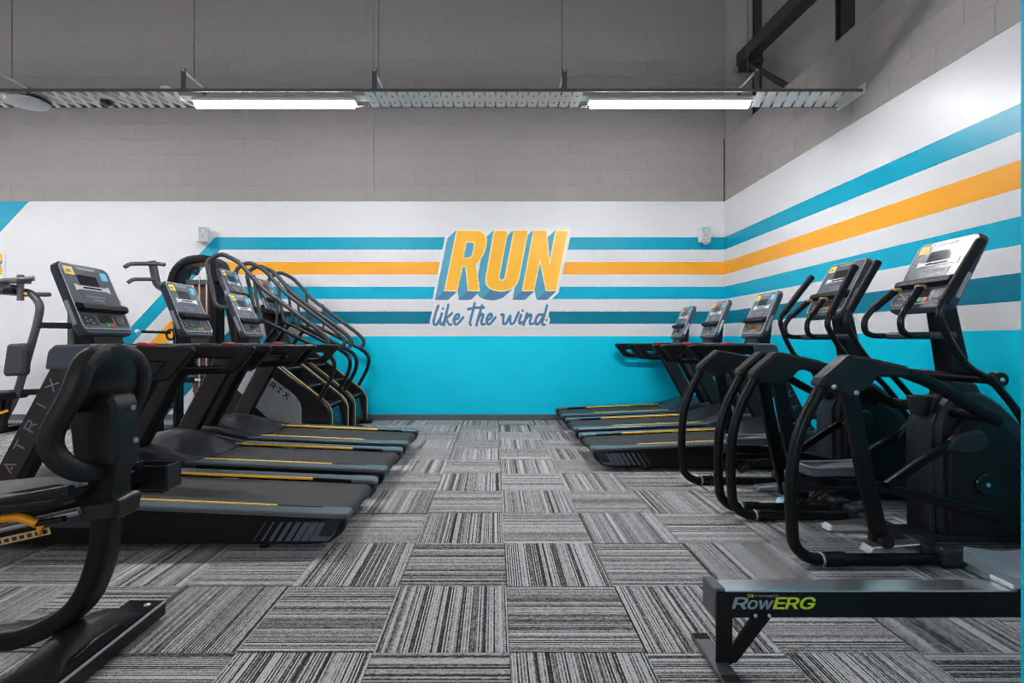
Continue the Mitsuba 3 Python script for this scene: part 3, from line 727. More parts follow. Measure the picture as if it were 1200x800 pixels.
# ================================================================== stair climbers (user faces -x)
def make_stair():
    p = Proto()
    shell = rnd([(-1.80, .03), (-1.80, .36), (-1.85, .455), (-1.96, .54), (-2.38, .875), (-2.52, .99), (-2.72, 1.06), (-2.98, 1.03), (-3.12, .70), (-3.18, .03)], .05, 4)
    for s in (-1, 1):
        k = p.add('side_shell', prism(shell, s * .27, s * .36, 'y', .014), 'm_shell', 30)
        edge = fillet([(-1.797, s * .300, .05), (-1.797, s * .300, .36), (-1.847, s * .300, .457), (-1.958, s * .300, .543), (-2.38, s * .300, .878), (-2.52, s * .300, .993)], .06, 4)
        p.add(f'{k}__trim', sweep(edge, rrect(.009, .02, .003, 2), (0, 1, 0)), 'm_tan', 30, 'tan edging strip')
        pan = rnd([(-2.84, .985), (-2.76, .975), (-2.20, .56), (-2.115, .44), (-2.115, .14), (-2.30, .12), (-2.92, .70)], .05, 4)
        q = p.add(f'{k}__logo_panel', prism(pan, s * .356, s * .366, 'y', .004), 'm_panel_metal', 30, 'brushed grey side panel with dark lettering')
        a = np.array((.80, 0, -.60)) if s < 0 else np.array((-.80, 0, .60))
        out = np.array((0, s, 0)); up = np.cross(out, a)
        p.add(f'{q}_lettering', put(text('MATRIX', .058, .0015, True, wide=1.35, gap=.030), frame_mat((-2.50, s * .3655, .675), a, up, out)), 'm_text_dark', False)
        p.add(f'{k}__bolt', cyl((-2.15, s * .364, .50), (-2.15, s * .370, .50), .010, 12), 'm_text_dark')
        p.add('foot', rbox(-3.10, -1.72, s * .22, s * .34, .0, .05, .015), 'm_black')
        rail = fillet([(-2.72, s * .31, 1.50), (-3.08, s * .31, 1.52), (-3.19, s * .31, 2.02), (-3.03, s * .31, 2.115), (-2.83, s * .31, 2.02), (-2.59, s * .31, 1.745), (-1.925, s * .31, 1.245), (-1.83, s * .31, 1.14), (-1.87, s * .31, 1.06)], .07, 5)
        p.add('handrail', sweep(rail, circ(.0245, 12), (0, 1, 0)), 'm_rail_tube', 50)
        low = fillet([(-2.90, s * .31, 1.02), (-2.62, s * .31, 1.38), (-2.50, s * .31, 1.345), (-1.86, s * .31, 1.02), (-1.765, s * .31, .92), (-1.79, s * .31, .76), (-1.98, s * .335, .42)], .10, 5)
        p.add('lower_rail', sweep(low, circ(.023, 12), (0, 1, 0)), 'm_black_gloss', 50)
        p.add('rail_post', tube([(-2.665, s * .31, 1.87), (-2.63, s * .31, 1.60), (-2.58, s * .31, 1.36)], .017, .05), 'm_rail_tube', 50)
        p.add('rail_post', tube([(-2.42, s * .31, 1.655), (-2.40, s * .31, 1.45), (-2.42, s * .31, 1.30)], .015, .05), 'm_rail_tube', 50)
    for i in range(4):
        x, z = -1.86 - .245 * i, .42 + .205 * i
        k = p.add('step', box(x - .26, x, -.268, .268, z - .03, z, .006), 'm_black_matt', False)
        p.add(f'{k}__riser', box(x - .24, x - .03, -.266, .266, z - .21, z - .03, .004), 'm_black_gloss', False)
        for j in range(9):
            y = -.22 + .055 * j
            p.add(f'{k}__tread_stud', cyl((x - .004, y, z - .002), (x - .004, y, z + .003), .010, 8, .001), 'm_grey_plastic')
    p.add('lower_apron', prism(rnd([(-1.82, .05), (-1.86, .38), (-2.3, .38), (-2.3, .05)], .03, 3), -.268, .268, 'y', .004), 'm_black_gloss')
    p.add('mast', prism([(-2.75, 1.0), (-2.98, 1.0), (-3.10, 1.62), (-2.98, 1.62)], -.14, .14, 'y', .015), 'm_black', 30)
    p.add('rail_mount', box(-2.98, -2.70, -.315, .315, 1.475, 1.53, .012), 'm_black', False)
    console(p, (-2.93, 0, 1.54), (0, 1, 0), 23, W=.42, H=.46)
    return p
stair = make_stair()
stair.place('stair_climber', T().translate([0, 5.88, 0]), label='black stair climber with a brushed grey side panel, just behind the treadmills', category='stair climber', group='stair climbers by the back wall')
stair.place('stair_climber', T().translate([.01, 6.76, 0]), label='black stair climber standing closest to the teal back wall', category='stair climber', group='stair climbers by the back wall')

# ================================================================== elliptical trainers (user faces +x)
def make_elliptical(swing):
    p = Proto()
    shroud = rnd([(2.44, .06), (2.43, .70), (2.50, .82), (2.64, .875), (2.78, .80), (2.92, .66), (3.03, .45), (3.07, .06)], .06, 5)
    p.add('shroud', prism(shroud, -.105, .105, 'y', .02), 'm_shroud', 30)
    side = rnd([(2.47, .07), (2.47, .60), (2.56, .73), (2.70, .735), (2.85, .62), (2.97, .42), (3.03, .07)], .08, 6)
    for s in (-1, 1):
        k = p.add('side_disc_cover', prism(side, s * .10, s * .135, 'y', .012), 'm_black_matt', 30)
        p.add(f'{k}__hub', cyl((2.66, s * .13, .36), (2.66, s * .15, .36), .06, 24, .006), 'm_black_gloss')
        p.add(f'{k}__hub_bolt', cyl((2.66, s * .15, .36), (2.66, s * .157, .36), .012, 12), 'm_silver')
    p.add('rear_column', prism([(2.405, .06), (2.44, .06), (2.44, .74), (2.40, .66)], -.085, .085, 'y', .01), 'm_shroud', 30)
    p.add('mast', prism([(2.56, .84), (2.70, .84), (2.575, 1.40), (2.475, 1.40)], -.055, .055, 'y', .014), 'm_black', 30)
    p.add('mast_collar', prism(rnd([(2.53, .80), (2.73, .80), (2.68, .90), (2.52, .92)], .02, 3), -.075, .075, 'y', .012), 'm_shroud', 30)
    an = np.arange(24) * 2 * np.pi / 24
    cup = [(.001, .722), (.040, .722), (.046, .735), (.056, .80), (.060, .825), (.056, .828), (.050, .822), (.041, .745), (.001, .738)]
    p.add('cup_holder', loft([[(2.415 + r * math.cos(t), r * math.sin(t), z) for t in an] for r, z in cup]), 'm_shroud', 40)
    p.add('cup_holder__mount', prism([(2.45, .735), (2.56, .76), (2.56, .85), (2.462, .81)], -.035, .035, 'y', .008), 'm_shroud', 30)
    p.add('pivot_axle', cyl((2.53, -.335, .945), (2.53, .335, .945), .027, 18), 'm_black_gloss')
    p.add('front_foot', cat(rbox(2.22, 2.36, -.375, -.265, 0, .10, .03), rbox(2.22, 2.36, .265, .375, 0, .10, .03), rbox(2.93, 3.06, -.26, .26, 0, .06, .02), rbox(2.25, 3.0, -.08, .08, .015, .07, .02), rbox(2.25, 2.34, -.33, .33, .015, .07, .02)), 'm_shroud', 30)
    p.add('track', prism([(1.98, .005), (2.26, .005), (2.26, .06), (2.0, .04)], -.20, -.12, 'y', .006), 'm_aluminium', False)
    p.add('track', prism([(1.98, .005), (2.26, .005), (2.26, .06), (2.0, .04)], .12, .20, 'y', .006), 'm_aluminium', False)
    for s, ped in ((-1, (.0, .0)), (1, (.10, -.12))):
        w = s * .325
        path = fillet([(1.672, w, .915), (1.575, w, .735), (1.522, w, .56), (1.508, w, .32), (1.525, w, .10), (1.60, w, .034), (1.72, w, .032), (2.26, w, .032)], .16, 6)
        k = p.add('frame_tube', sweep(path * (.985, 1, 1), circ(.029, 16), (0, 1, 0)), 'm_black', 60)
        p.add(f'{k}__clamp', cat(cyl((1.655, w, .034), (1.765, w, .034), .036, 16, .005), cyl((1.71, w - .04, .032), (1.71, w + .04, .032), .022, 12)), 'm_black_gloss')
        p.add(f'{k}__clamp_ring', cyl((1.637, w, .034), (1.650, w, .034), .034, 16, .003), 'm_silver')
        hood = [(1.632, .915), (1.645, .950), (1.785, 1.070), (1.83, 1.068), (2.085, 1.012), (2.10, .955), (1.93, .960), (1.875, .895), (1.79, .850), (1.685, .900)]
        k = p.add('link_hood', prism(rnd(np.array(hood) * (.985, 1), .018, 3), w - .05, w + .05, 'y', .014), 'm_shell', 30)
        for bx, bz in ((1.700, .912), (1.813, .882)):
            p.add(f'{k}__bolt', sphere((bx * .985, w + s * .050, bz), (.014, .009, .014), 2), 'm_silver')
        arm = fillet([(2.04, w, .988), (2.20, w, .93), (2.46, w, .775), (2.545, w, .735)], .1, 4)
        p.add('upper_arm', sweep(arm, rrect(.058, .050, .02, 3), (0, 1, 0)), 'm_black', 40)
        p.add('arm_pivot', cyl((2.515, w, .75), (2.515, s * .10, .75), .030, 18), 'm_black_gloss')
        p.add('swing_link', bar([(1.786, w - s * .005, .89), (1.845, w - s * .005, .56), (1.945, w - s * .005, .13)], .082, .036, .2, .012), 'm_black', 40)
        p.add('link_foot', cat(cyl((1.945, w - .05, .135), (1.945, w + .05, .135), .034, 16), bar([(1.94, w - s * .05, .13), (2.04, s * .155, .29)], .03, .03)), 'm_black_gloss')
        dx, dz = ped; v = s * .135
        p.add('pedal_arm', bar([(1.62 + dx, v, .385 + dz), (2.02 + dx * .6, v, .365 + dz * .7), (2.42, v, .27), (2.72, v, .19)], .062, .045, .2, .015), 'm_black_gloss', 40)
        pl = rnd([(1.67, v - .075), (1.95, v - .075), (1.99, v - .05), (1.99, v + .05), (1.95, v + .075), (1.67, v + .075), (1.645, v + .05), (1.645, v - .05)], .03, 4)
        tray = prism(pl, .0, .045, 'z', .010); tray.vertices += (dx, 0, .415 + dz); tray.vertices[:, 2] += .02 * np.clip((tray.vertices[:, 0] - 1.9 - dx) / .1, 0, 1) + .012 * np.clip((1.7 + dx - tray.vertices[:, 0]) / .09, 0, 1)
        k = p.add('pedal', tray, 'm_pedal', 30)
        rimp = inset(ccw(pl), .006)
        rimz = .463 + dz + .02 * np.clip((rimp[:, 0] - 1.9) / .1, 0, 1) + .012 * np.clip((1.7 - rimp[:, 0]) / .09, 0, 1)
        p.add(f'{k}__rim', sweep(np.c_[rimp[:, 0] + dx, rimp[:, 1], rimz], circ(.007, 8), (0, 0, 1), closed=True), 'm_grey_plastic', 60)
        p.add(f'{k}__pad', prism(inset(ccw(pl), .02), .458 + dz, .468 + dz, 'z', .003).apply_translation((dx, 0, 0)), 'm_black_matt', False)
        p.add('crank_link', bar([(2.10, s * .165, .36), (2.30, s * .165, .50), (2.45, s * .165, .585)], .048, .03, .2, .01), 'm_black_gloss', 40)
        p.add('crank_cover', prism(rnd([(2.40, .555), (2.46, .635), (2.60, .665), (2.64, .61), (2.62, .555), (2.50, .53)], .025, 4), s * .14, s * .19, 'y', .012), 'm_shroud', 30)
        turn = trimesh.transformations.rotation_matrix(math.radians(swing[0] if s < 0 else swing[1]), (0, 1, 0), (2.53, 0, .945))
        g = p.add('moving_arm', put(tube([(2.25, s * .330, 1.335), (2.222, s * .330, 1.265), (2.285, s * .330, 1.13), (2.385, s * .330, .995), (2.50, s * .330, .945), (2.63, s * .330, .80), (2.86, s * .30, .46), (2.88, s * .17, .40)], .0175, .09), turn), 'm_black_gloss', 60)
        grip = fillet([(2.43, s * .330, 1.645), (2.34, s * .330, 1.49), (2.25, s * .330, 1.33)], .1, 4)
        p.add(f'{g}__grip', put(sweep(grip, circ(.0235, 14), (0, 1, 0)), turn), 'm_grip', 50)
        p.add(f'{g}__pivot_cap', cyl((2.53, s * .305, .945), (2.53, s * .358, .945), .038, 20, .006), 'm_black_gloss')
        p.add(f'{g}__pivot_bolt', sphere((2.53, s * .358, .945), (.012, .006, .012), 2), 'm_silver')
        h = p.add('fixed_handle', tube([(2.245, s * .125, 1.335), (2.195, s * .135, 1.26), (2.205, s * .135, 1.19), (2.25, s * .13, 1.17), (2.40, s * .09, 1.17), (2.54, s * .03, 1.17)], .0165, .05), 'm_black_gloss', 60)
        p.add(f'{h}__grip', tube([(2.345, s * .085, 1.435), (2.24, s * .125, 1.325)], .021, .02), 'm_grip', 50)
        p.add(f'{h}__button_pod', rbox(2.325, 2.375, s * .085 - .02, s * .085 + .02, 1.425, 1.452, .012), 'm_tan', 40, 'tan thumb button pod')
    p.add('handle_bracket', box(2.30, 2.54, -.11, .11, 1.15, 1.19, .012), 'm_slate_dark', False)
    console(p, (2.397, 0, 1.343), (0, -1, 0), 27, W=.41, H=.42, sticker_blue=False)
    return p
ell = make_elliptical((1.5, 0))
ell.place('elliptical_trainer', T().translate([.015, 2.88, 0]), label='black elliptical trainer with the glare on its console, behind the long low rower rail', category='elliptical trainer', group='elliptical trainers')
ell = make_elliptical((-2.5, 8))
ell.place('elliptical_trainer', T().translate([.0, 3.68, 0]), label='black elliptical trainer standing next to the treadmills, its console dark', category='elliptical trainer', group='elliptical trainers')
# ================================================================== rowing machine
p = Proto()
RY0, RY1, RZ0, RZ1 = 1.748, 1.832, .174, .272
p.add('rail', cat(box(.770, 2.75, RY0 + .004, RY1 - .004, RZ0, RZ1 - .006, .004)), 'm_black', False)
p.add('rail_top', box(.800, 2.70, RY0, RY1, RZ1 - .006, RZ1, .002), 'm_aluminium', False, 'bright metal running surface')
p.add('end_bracket', cat(box(.762, .772, RY0 - .004, RY1 + .012, RZ0 - .002, RZ1 + .008, .003), box(.770, .802, RY0 - .002, RY1 + .010, RZ1 - .004, RZ1 + .008, .003)), 'm_gun', False)
p.add('rear_leg', box(.768, .824, RY0 - .006, RY0 + .004, .02, RZ1 - .004, .002), 'm_black', False)
p.add('rear_leg', prism([(.888, .178), (.958, .178), (.838, .022), (.785, .022)], RY0 - .004, RY0 + .006, 'y', .002), 'm_black', False)
p.add('rear_foot', cat(box(.750, .812, 1.42, 1.925, .004, .026, .004)), 'm_gun', False, 'flat dark steel foot bar')
for y in (1.44, 1.66, 1.90): p.add('rear_foot__pad', box(.752, .810, y - .018, y + .018, 0, .0275, .002), 'm_rubber', False)
for x in (.905, .953): p.add('bolt', sphere((x, RY0 - .002, .186), (.007, .005, .007), 2), 'm_silver')
fr = lambda x, z: frame_mat((x, RY0 + .0045, z), (1, 0, 0), (0, 0, 1), (0, -1, 0))
def word(s, height, bold, wide, shear, x0, z, m, name, label=None, gap=0, to=None):
    g = text(s, height, .0012, bold, shear, wide, gap)
    if to: g.vertices[:, 0] *= to / (g.vertices[:, 0].max() - g.vertices[:, 0].min())
    g.vertices[:, 0] -= g.vertices[:, 0].min()
    return p.add(name, put(g, fr(x0, z)), m, False, label)
word('R', .039, True, 1.3, .25, .824, .2075, 'm_text_rower', 'rail__lettering', 'grey slanted lettering', to=.060)
word('ow', .039, True, 1.2, .25, .880, .2075, 'm_text_rower', 'rail__lettering', 'grey slanted lettering', gap=-.004, to=.092)
word('ERG', .039, True, 1.25, .25, .968, .2075, 'm_lime', 'rail__lettering', 'lime green slanted lettering', gap=-.003, to=.150)
word('C2', .0095, True, 1.2, 0, .880, .2485, 'm_lime', 'rail__lettering', 'small lime green logo', to=.022)
word('concept2', .0085, False, 1.1, 0, .908, .2490, 'm_text_rower', 'rail__lettering', 'small grey lettering', to=.078)
ys = np.linspace(1.635, 1.945, 17)
def seat_ring(x, sink, sc):
    t = (ys - 1.79) / .155
    top = .312 + .036 * np.abs(t) ** 1.8 - sink
    yy = 1.79 + (ys - 1.79) * sc
    return np.vstack([np.c_[np.full(17, x), yy, top], [(x, yy[-1], .292), (x, 1.79 + .05, .287), (x, 1.79 - .05, .287), (x, yy[0], .292)]])
p.add('seat', loft([seat_ring(1.805, .008, .96), seat_ring(1.812, .001, .985), seat_ring(1.84, .006, 1), seat_ring(1.95, .022, 1), seat_ring(2.02, .014, .98), seat_ring(2.045, .004, .9)]), 'm_grey_plastic', 40, 'moulded grey seat with a dished top')
k = p.add('seat_carriage', rbox(1.800, 2.02, 1.745, 1.835, RZ1 + .001, .292, .008), 'm_white_plastic', 30, 'white roller carriage')
for s in (-1, 1): p.add(f'{k}__roller', cyl((1.83, 1.79 + s * .044, .276), (1.83, 1.79 + s * .056, .276), .014, 14), 'm_rubber')
p.add('seat_stop', box(1.86, 1.89, 1.742, 1.748, .262, .285, .002), 'm_rubber', False)
# the flywheel end, outside the frame
p.add('flywheel_cage', cyl((2.86, 1.70, .40), (2.86, 1.88, .40), .25, 32, .03), 'm_black')
p.add('front_leg', box(2.60, 2.66, 1.50, 2.08, .0, .03, .005), 'm_gun', False)
p.add('front_strut', box(2.60, 2.66, 1.76, 1.82, .02, .30, .005), 'm_gun', False)
p.place('rowing_machine', label='black rowing machine rail with grey and lime lettering and a grey seat', category='rowing machine')

# ================================================================== recumbent exercise bike, seen from behind
p = Proto()
BY = 1.75
p.add('rear_foot', box(-1.505, -1.352, 1.36, 2.075, .012, .074, .006), 'm_black_gloss', False)
p.add('rear_foot__edge_strip', box(-1.356, -1.350, 1.37, 2.07, .066, .0755, .001), 'm_panel_metal', False, 'thin bright edge strip')
for y in (1.40, 2.04): p.add('rear_foot__leveller', cyl((-1.43, y, 0), (-1.43, y, .02), .025, 14), 'm_rubber')
for y in (1.46, 2.03): p.add('rear_foot__bolt', sphere((-1.40, y, .075), (.013, .013, .006), 2), 'm_silver')
hump = []
for t in np.linspace(0, 1, 13):
    y = 1.53 + .44 * t; h = math.sin(math.pi * t) ** .6 * .085
    hump.append([(-1.515, y, .06), (-1.515, y, .075 + h * .4), (-1.49, y, .075 + h * .85), (-1.45, y, .076 + h), (-1.41, y, .076 + h * .95), (-1.375, y, .075 + h * .6), (-1.365, y, .074 + h * .15), (-1.365, y, .06)])
p.add('foot_cover', loft(hump), 'm_black_matt', 50)
p.add('foot_cover__handle', tube([(-1.385, 1.60, .075), (-1.368, 1.62, .105), (-1.365, 1.72, .115), (-1.368, 1.84, .105), (-1.385, 1.86, .075)], .009, .03), 'm_black')
boom = [(-1.335, BY, .575), (-1.365, BY, .36), (-1.43, BY, .215), (-1.60, BY, .118), (-1.85, BY, .092), (-2.35, BY, .092), (-2.55, BY, .10)]
p.add('frame_boom', sweep(fillet(boom, .16, 7), rrect(.068, .088, .022, 3), (0, 1, 0)), 'm_black', 50)
p.add('frame_collar', prism(rnd([(-1.405, .525), (-1.400, .592), (-1.285, .608), (-1.262, .60), (-1.272, .535)], .01, 3), BY - .062, BY + .062, 'y', .012), 'm_shell', 30)
# inclined seat rail with its ruler, carriage and levers
ra, rb = np.array((-1.30, BY, .625)), np.array((-2.30, BY, .40))
p.add('seat_rail', cat(sweep([ra, rb], rrect(.05, .09, .01), (0, 1, 0))), 'm_black', 30)
for s in (-1, 1):
    p.add('guide_rod', cyl((-1.38, BY + s * .075, .572), (-2.25, BY + s * .075, .375), .011, 12), 'm_silver')
p.add('seat_rail__ruler', put(box(-.42, .0, -.002, .002, -.012, .012, .001), frame_mat((-1.465, BY - .090, .514), (.976, 0, .218), (0, 1, 0), (-.218, 0, .976))), 'm_tan', False, 'pale position scale')
for i in range(14):
    p.add('seat_rail__ruler_mark', put(box(-.026 * i - .022, -.026 * i - .008, -.004, -.001, -.006, .006, 0), frame_mat((-1.465, BY - .090, .514), (.976, 0, .218), (0, 1, 0), (-.218, 0, .976))), 'm_text_dark', False)
p.add('carriage', prism(rnd([(-1.95, .49), (-1.42, .60), (-1.36, .645), (-1.45, .665), (-1.95, .575)], .015, 3), BY - .09, BY + .09, 'y', .010), 'm_black_matt', 30)
for x, z in ((-1.47, .555), (-1.62, .575), (-1.55, .535)):
    p.add('carriage__bolt', cyl((x, BY - .088, z), (x, BY - .098, z), .008, 12), 'm_silver')
l = p.add('adjust_lever', tube([(-1.485, BY - .115, .545), (-1.53, BY - .125, .572), (-1.68, BY - .125, .556), (-1.95, BY - .125, .502)], .014, .04), 'm_amber', 40, 'orange seat adjusting lever')
p.add(f'{l}__link', tube([(-1.40, BY - .11, .560), (-1.49, BY - .115, .546)], .010, .02), 'm_black')
p.add('pointer', prism([(-1.506, .545), (-1.470, .545), (-1.480, .525), (-1.487, .50), (-1.496, .525)], BY - .108, BY - .098, 'y', .001), 'm_amber', False, 'small orange pointer')
h = p.add('seat_handle', tube([(-1.34, BY - .155, .668), (-1.60, BY - .158, .622), (-1.95, BY - .16, .545)], .016, .08), 'm_black_gloss', 50)
p.add(f'{h}__grip', cyl((-1.575, BY - .158, .628), (-1.95, BY - .16, .545), .024, 16, .006), 'm_shell', 40)
h = p.add('seat_handle', tube([(-1.34, BY + .155, .668), (-1.60, BY + .158, .622), (-1.95, BY + .16, .545)], .016, .08), 'm_black_gloss', 50)
p.add('bottle_holder', cat(*[box(*q, .006) for q in ((-1.46, -1.30, 1.995, 2.005, .545, .645), (-1.46, -1.30, 2.085, 2.095, .545, .645), (-1.46, -1.45, 2.0, 2.09, .545, .645), (-1.31, -1.30, 2.0, 2.09, .545, .645), (-1.46, -1.30, 2.0, 2.09, .545, .56))], box(-1.44, -1.33, 2.01, 2.08, .525, .548, .01)), 'm_shell', False)
for z in (.565, .635):
    p.add('bottle_holder__arm', tube([(-1.355, BY + .05, z - .01), (-1.39, 1.90, z - .005), (-1.42, 2.0, z)], .013, .05), 'm_black_gloss')
# seat cushion
sx = np.linspace(-2.0, -1.36, 17); rings = []
for x in sx:
    t = (x + 2.0) / .64; e = min(1, 9 * min(t, 1 - t) + .25)
    wd = .185 * (0.80 + .20 * math.sin(math.pi * min(1, t * 1.1))) * e ** .4
    zt_ = .612 + .055 * t + .0; th = .07 * e ** .5
    ring = []
    for a in np.linspace(0, 2 * np.pi, 24, endpoint=False):
        cy, cz = math.cos(a), math.sin(a)
        yy = BY + wd * np.sign(cy) * abs(cy) ** .55
        dish = -.014 * (1 - (abs(yy - BY) / wd) ** 2)
        ring.append((x, yy, zt_ - th / 2 + th / 2 * np.sign(cz) * abs(cz) ** .6 + (dish if cz > 0 else 0)))
    rings.append(ring)
p.add('seat', loft(rings), 'm_pad', 60)
# backrest: a padded loop, open at the lumbar, closed by a domed shell above
half = [(-1.335, .0, 1.098), (-1.330, .108, 1.072), (-1.335, .150, .985), (-1.372, .160, .90), (-1.400, .162, .83), (-1.388, .150, .765), (-1.352, .105, .712), (-1.345, .0, .694)]
loop = [(x, BY - y, z) for x, y, z in half] + [(x, BY + y, z) for x, y, z in half[-2:0:-1]]
L = np.array(loop); Lc = np.vstack([L[-1:], L, L[:2]])
from scipy.interpolate import CubicSpline
cs = CubicSpline(np.arange(len(L) + 1), np.vstack([L, L[:1]]), bc_type='periodic')
lp = cs(np.linspace(0, len(L), 72, endpoint=False))
def pad_section(n=18):
    a = np.linspace(0, 2 * np.pi, n, endpoint=False)
    return np.c_[.030 * np.sign(np.cos(a)) * np.abs(np.cos(a)) ** .7, .032 * np.sign(np.sin(a)) * np.abs(np.sin(a)) ** .7]
tang = np.roll(lp, -1, 0) - np.roll(lp, 1, 0); tang /= np.linalg.norm(tang, axis=1, keepdims=True)
rings = []
for q, t in zip(lp, tang):
    n1 = np.array((1.0, 0, 0)) - t * t[0]; n1 /= np.linalg.norm(n1); n2 = np.cross(t, n1)
    sec = pad_section(); rings.append(q + sec[:, :1] * n1 + sec[:, 1:] * n2)
p.add('backrest', loft(rings, closed=True), 'm_pad', 70)
dome = []
for z, hw in ((1.128, .03), (1.120, .085), (1.10, .125), (1.065, .148), (1.02, .158), (.97, .160), (.93, .155), (.905, .14)):
    xc = -1.335 - .06 * max(0, (1.0 - z) / .1) ** 1.3 * .8
    dome.append([(xc + dx, BY + y, z) for y, dx in [(-hw, 0), (-hw * .75, .022), (-hw * .3, .030), (hw * .3, .030), (hw * .75, .022), (hw, 0), (hw * .75, -.024), (hw * .3, -.028), (-hw * .3, -.028), (-hw * .75, -.024)]])
k = p.add('back_shell', loft(dome), 'm_black', 60)
p.add('back_spine', prism([(-1.455, .93), (-1.37, .93), (-1.345, .72), (-1.43, .72)], BY - .05, BY + .05, 'y', .015), 'm_black_gloss', 30)
k = p.add('back_bracket', prism(rnd([(-1.385, .945), (-1.36, .965), (-1.29, .955), (-1.275, .92), (-1.265, .74), (-1.285, .715), (-1.375, .715)], .012, 3), BY - .062, BY + .062, 'y', .014), 'm_shell', 30)
for z in (.905, .79): p.add(f'{k}__bolt', cyl((-1.277 + (.905 - z) * .08, BY + .02, z), (-1.266 + (.905 - z) * .08, BY + .02, z), .010, 14), 'm_silver')
p.add('back_post', bar([(-1.325, BY, .73), (-1.345, BY, .60)], .085, .095, .02, .012), 'm_black', 30)
# pedal end, outside the frame
p.add('drive_housing', prism(rnd([(-3.0, .10), (-2.45, .10), (-2.35, .40), (-2.55, .72), (-2.85, .80), (-3.02, .5)], .08, 4), BY - .10, BY + .10, 'y', .03), 'm_shell', 30)
p.add('front_foot', box(-2.95, -2.80, 1.40, 2.10, .0, .07, .01), 'm_black', False)
p.place('recumbent_bike', label='black recumbent exercise bike with a padded backrest and orange seat lever', category='exercise bike')

# ================================================================== strength machines behind the treadmills
p = Proto()
D = 6.25
P3 = lambda px, py, d: ((px - 579.5) * d / FOCAL, d, EYE + (400 - py) * d / FOCAL)
X = lambda px, d=D: (px - 579.5) * d / FOCAL
Z = lambda py, d=D: EYE + (400 - py) * d / FOCAL
p.add('main_upright', tube([(X(-2), D, .03), (X(20), D, Z(462)), (X(44), D, Z(378)), (X(48), D, Z(356)), (X(35), D, Z(342)), (X(24), D, Z(342))], .043, .16, 14), 'm_gun', 50)
p.add('rear_upright', tube([(X(60), D + .3, .02), (X(60), D + .3, 1.55), (X(64), D + .3, Z(344)), (X(78), D + .3, Z(338))], .042, .14, 14), 'm_gun', 50)
p.add('rear_upright', tube([(X(79), D + .3, .02), (X(79), D + .3, 1.22), (X(84), D + .3, 1.5)], .035, .14, 14), 'm_gun', 50)
p.add('cross_brace', bar([(X(44), D, Z(381)), (X(80), D + .3, Z(381))], .075, .06, .02), 'm_black', 30)
p.add('cross_brace', bar([(X(12), D, .50), (X(60), D + .3, .50)], .075, .06, .02), 'm_black', 30)
p.add('base', cat(box(X(-40), X(84), D + .24, D + .36, 0, .08, .01), box(X(-4), X(4), D - .35, D + .3, 0, .07, .01)), 'm_black', False)
k = p.add('back_pad', prism(rnd([(X(a, D - .22), Z(b, D - .22)) for a, b in ((1, 437), (6, 403), (27, 402), (29, 408), (27, 440), (4, 441))], .05, 5), D - .22, D - .10, 'y', .03), 'm_pad_grey', 40)
p.add(f'{k}__mount', box(X(26), X(33), D - .12, D + .02, Z(428), Z(416), .006), 'm_black', False)
p.add('seat', rbox(X(-25), X(22), D - .25, D + .15, Z(467), Z(458), .03), 'm_pad', 40)
p.add('seat_post', cat(box(X(0), X(8), D - .06, D + .02, .05, Z(466), .006), cyl((X(12), D - .1, .05), P3(12, 466, D - .1), .03, 14)), 'm_black', False)
p.add('press_arm', cat(tube([(X(58), D, Z(345)), (X(28), D, Z(345)), P3(-20, 340, D - .1)], .028, .05), tube([P3(40, 326, D - .1), P3(-20, 331, D - .3)], .03, .05)), 'm_gun', 40)
p.add('pivot_plate', cat(box(X(8), X(39), D - .22, D - .02, Z(333), Z(329), .004), box(X(2), X(30), D - .2, D - .04, Z(339), Z(335), .004), cyl(P3(24, 352, D - .12), P3(24, 322, D - .12), .035, 16), cyl(P3(6, 334, D - .2), P3(6, 334, D - .02), .04, 18)), 'm_gun', 30)
p.add('seat_lever', bar([P3(-6, 486, D - .26), P3(3, 483, D - .27), P3(9, 481, D - .27)], .03, .02, .03, .006), 'm_amber', 30, 'orange adjusting lever')
p.add('pin_knob', cyl(P3(30, 344, D - .24), P3(30, 344, D - .20), .018, 16, .004), 'm_amber', 30, 'orange pull pin')
p.add('pin_block', box(X(21), X(32), D - .2, D - .1, Z(346), Z(340), .004), 'm_black', False)
p.add('weight_stack', box(X(64), X(77), D + .33, D + .5, .10, Z(388), .01), 'm_gun', False)
for i in range(6): p.add('weight_stack__plate_gap', box(X(64) - .004, X(77) + .004, D + .328, D + .5, .35 + .14 * i, .358 + .14 * i, 0), 'm_black', False)
p.place('chest_machine', label='grey tubed strength machine with a black back pad by the plain white wall', category='weight machine')

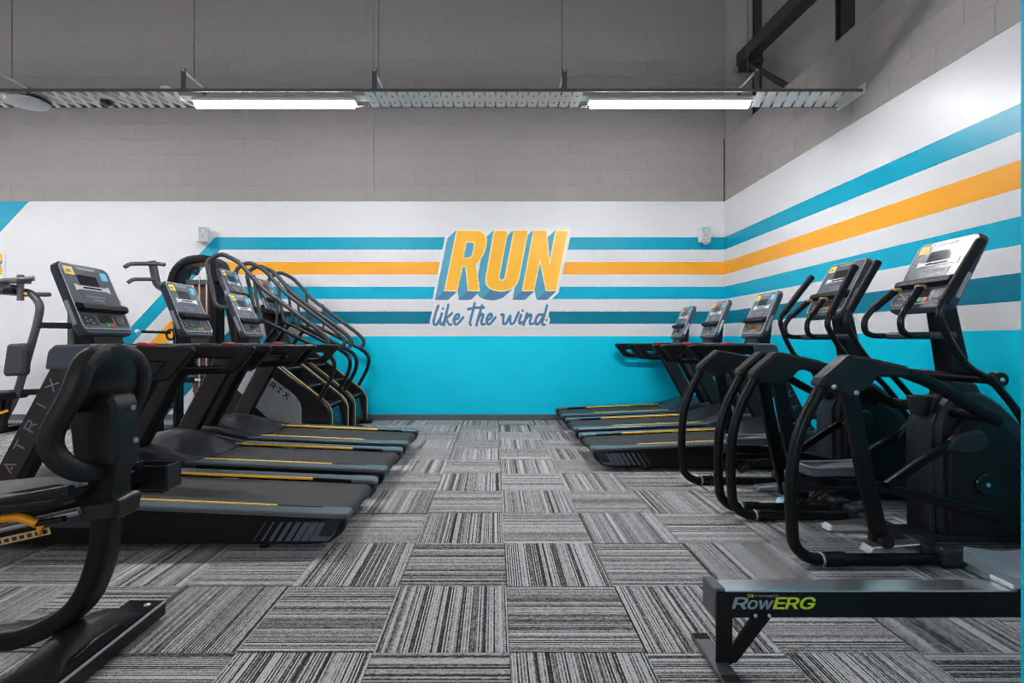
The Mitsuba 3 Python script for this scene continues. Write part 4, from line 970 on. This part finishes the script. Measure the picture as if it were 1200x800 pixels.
p = Proto()
D = 6.35
p.add('arch_cover', sweep(fillet([(X(201), D, Z(345)), (X(203), D, Z(322)), (X(216), D, Z(306)), (X(236), D, Z(303)), (X(252), D, Z(306)), (X(257), D, Z(330))], .2, 6), rrect(.10, .30, .03), (0, 1, 0)), 'm_black', 50)
p.add('upright', box(X(243.5), X(255), D - .10, D + .08, .03, Z(312), .02), 'm_black', False)
p.add('upright', box(X(199), X(206), D - .06, D + .08, .03, Z(335), .02), 'm_black', False)
p.add('shroud', box(X(222), X(244), D - .02, D + .03, .45, Z(332), .01), 'm_stack', False, 'brown tinted weight shroud')
p.add('top_plate', box(X(215), X(247), D - .06, D + .06, Z(333), Z(327), .006), 'm_gun', False)
for px in (239.5, 231): p.add('guide_rod', cyl((X(px), D - .05, .30), (X(px), D - .05, Z(322)), .011, 10), 'm_silver')
for i in range(10): p.add('weight_plate', box(X(222.5), X(243), D - .045, D + .02, .50 + .068 * i, .562 + .068 * i, .004), 'm_stack', False)
p.add('pulley', cyl(P3(226, 317, D - .05), (X(226), D, Z(317)), .05, 20), 'm_gun')
p.add('pull_up_bar', tube([P3(146, 313, D - .35), P3(152, 309, D - .3), P3(186, 309, D - .1), P3(193, 310, D - .1)], .024, .08), 'm_gun', 50)
p.add('pull_up_bar', tube([P3(150, 331, D - .35), P3(156, 327, D - .3), P3(184, 327, D - .1)], .022, .08), 'm_gun', 50)
p.add('pull_up_post', bar([P3(178, 306, D - .12), P3(184, 334, D - .1), (X(203), D, Z(345))], .08, .06, .06), 'm_gun', 40)
h = p.add('cable_handle', cyl(P3(166, 388.5, D - .3), P3(200, 389.5, D - .2), .017, 12, .004), 'm_black')
p.add(f'{h}__ball', sphere(P3(161, 388.5, D - .3), .028, 2), 'm_white_plastic', 40, 'white end ball')
p.add(f'{h}__ring', sweep([(X(200, D - .2) + .05 * math.cos(a), D - .2, Z(392, D - .2) + .06 * math.sin(a)) for a in np.arange(18) * 2 * np.pi / 18], circ(.014, 8), (0, 1, 0), closed=True), 'm_black', 50)
p.add('cross_bar', box(X(204), X(246), D - .06, D + .02, Z(448.5), Z(442), .006), 'm_black', False)
p.add('cross_bar__label', box(X(226), X(233), D - .064, D - .058, Z(446.5), Z(443.5), 0), 'm_white_plastic', False)
p.add('seat_post', cat(box(X(204), X(211), D - .5, D - .4, .03, Z(474), .006), rbox(X(196), X(220), D - .55, D - .35, Z(474), Z(471.5), .01)), 'm_black', False)
p.add('base', cat(box(X(165), X(258), D - .12, D + .1, 0, .07, .01), box(X(199), X(215), D - .6, D - .1, 0, .06, .01), box(X(165), X(176), D - .5, D + .1, 0, .06, .01)), 'm_black', False)
p.add('support_rod', cyl((X(201), D - .45, .05), P3(201, 452, D - .45), .014, 10), 'm_silver')
p.place('cable_machine', label='black cable tower with a brown tinted weight shroud and pull up bars, behind the treadmills', category='weight machine')
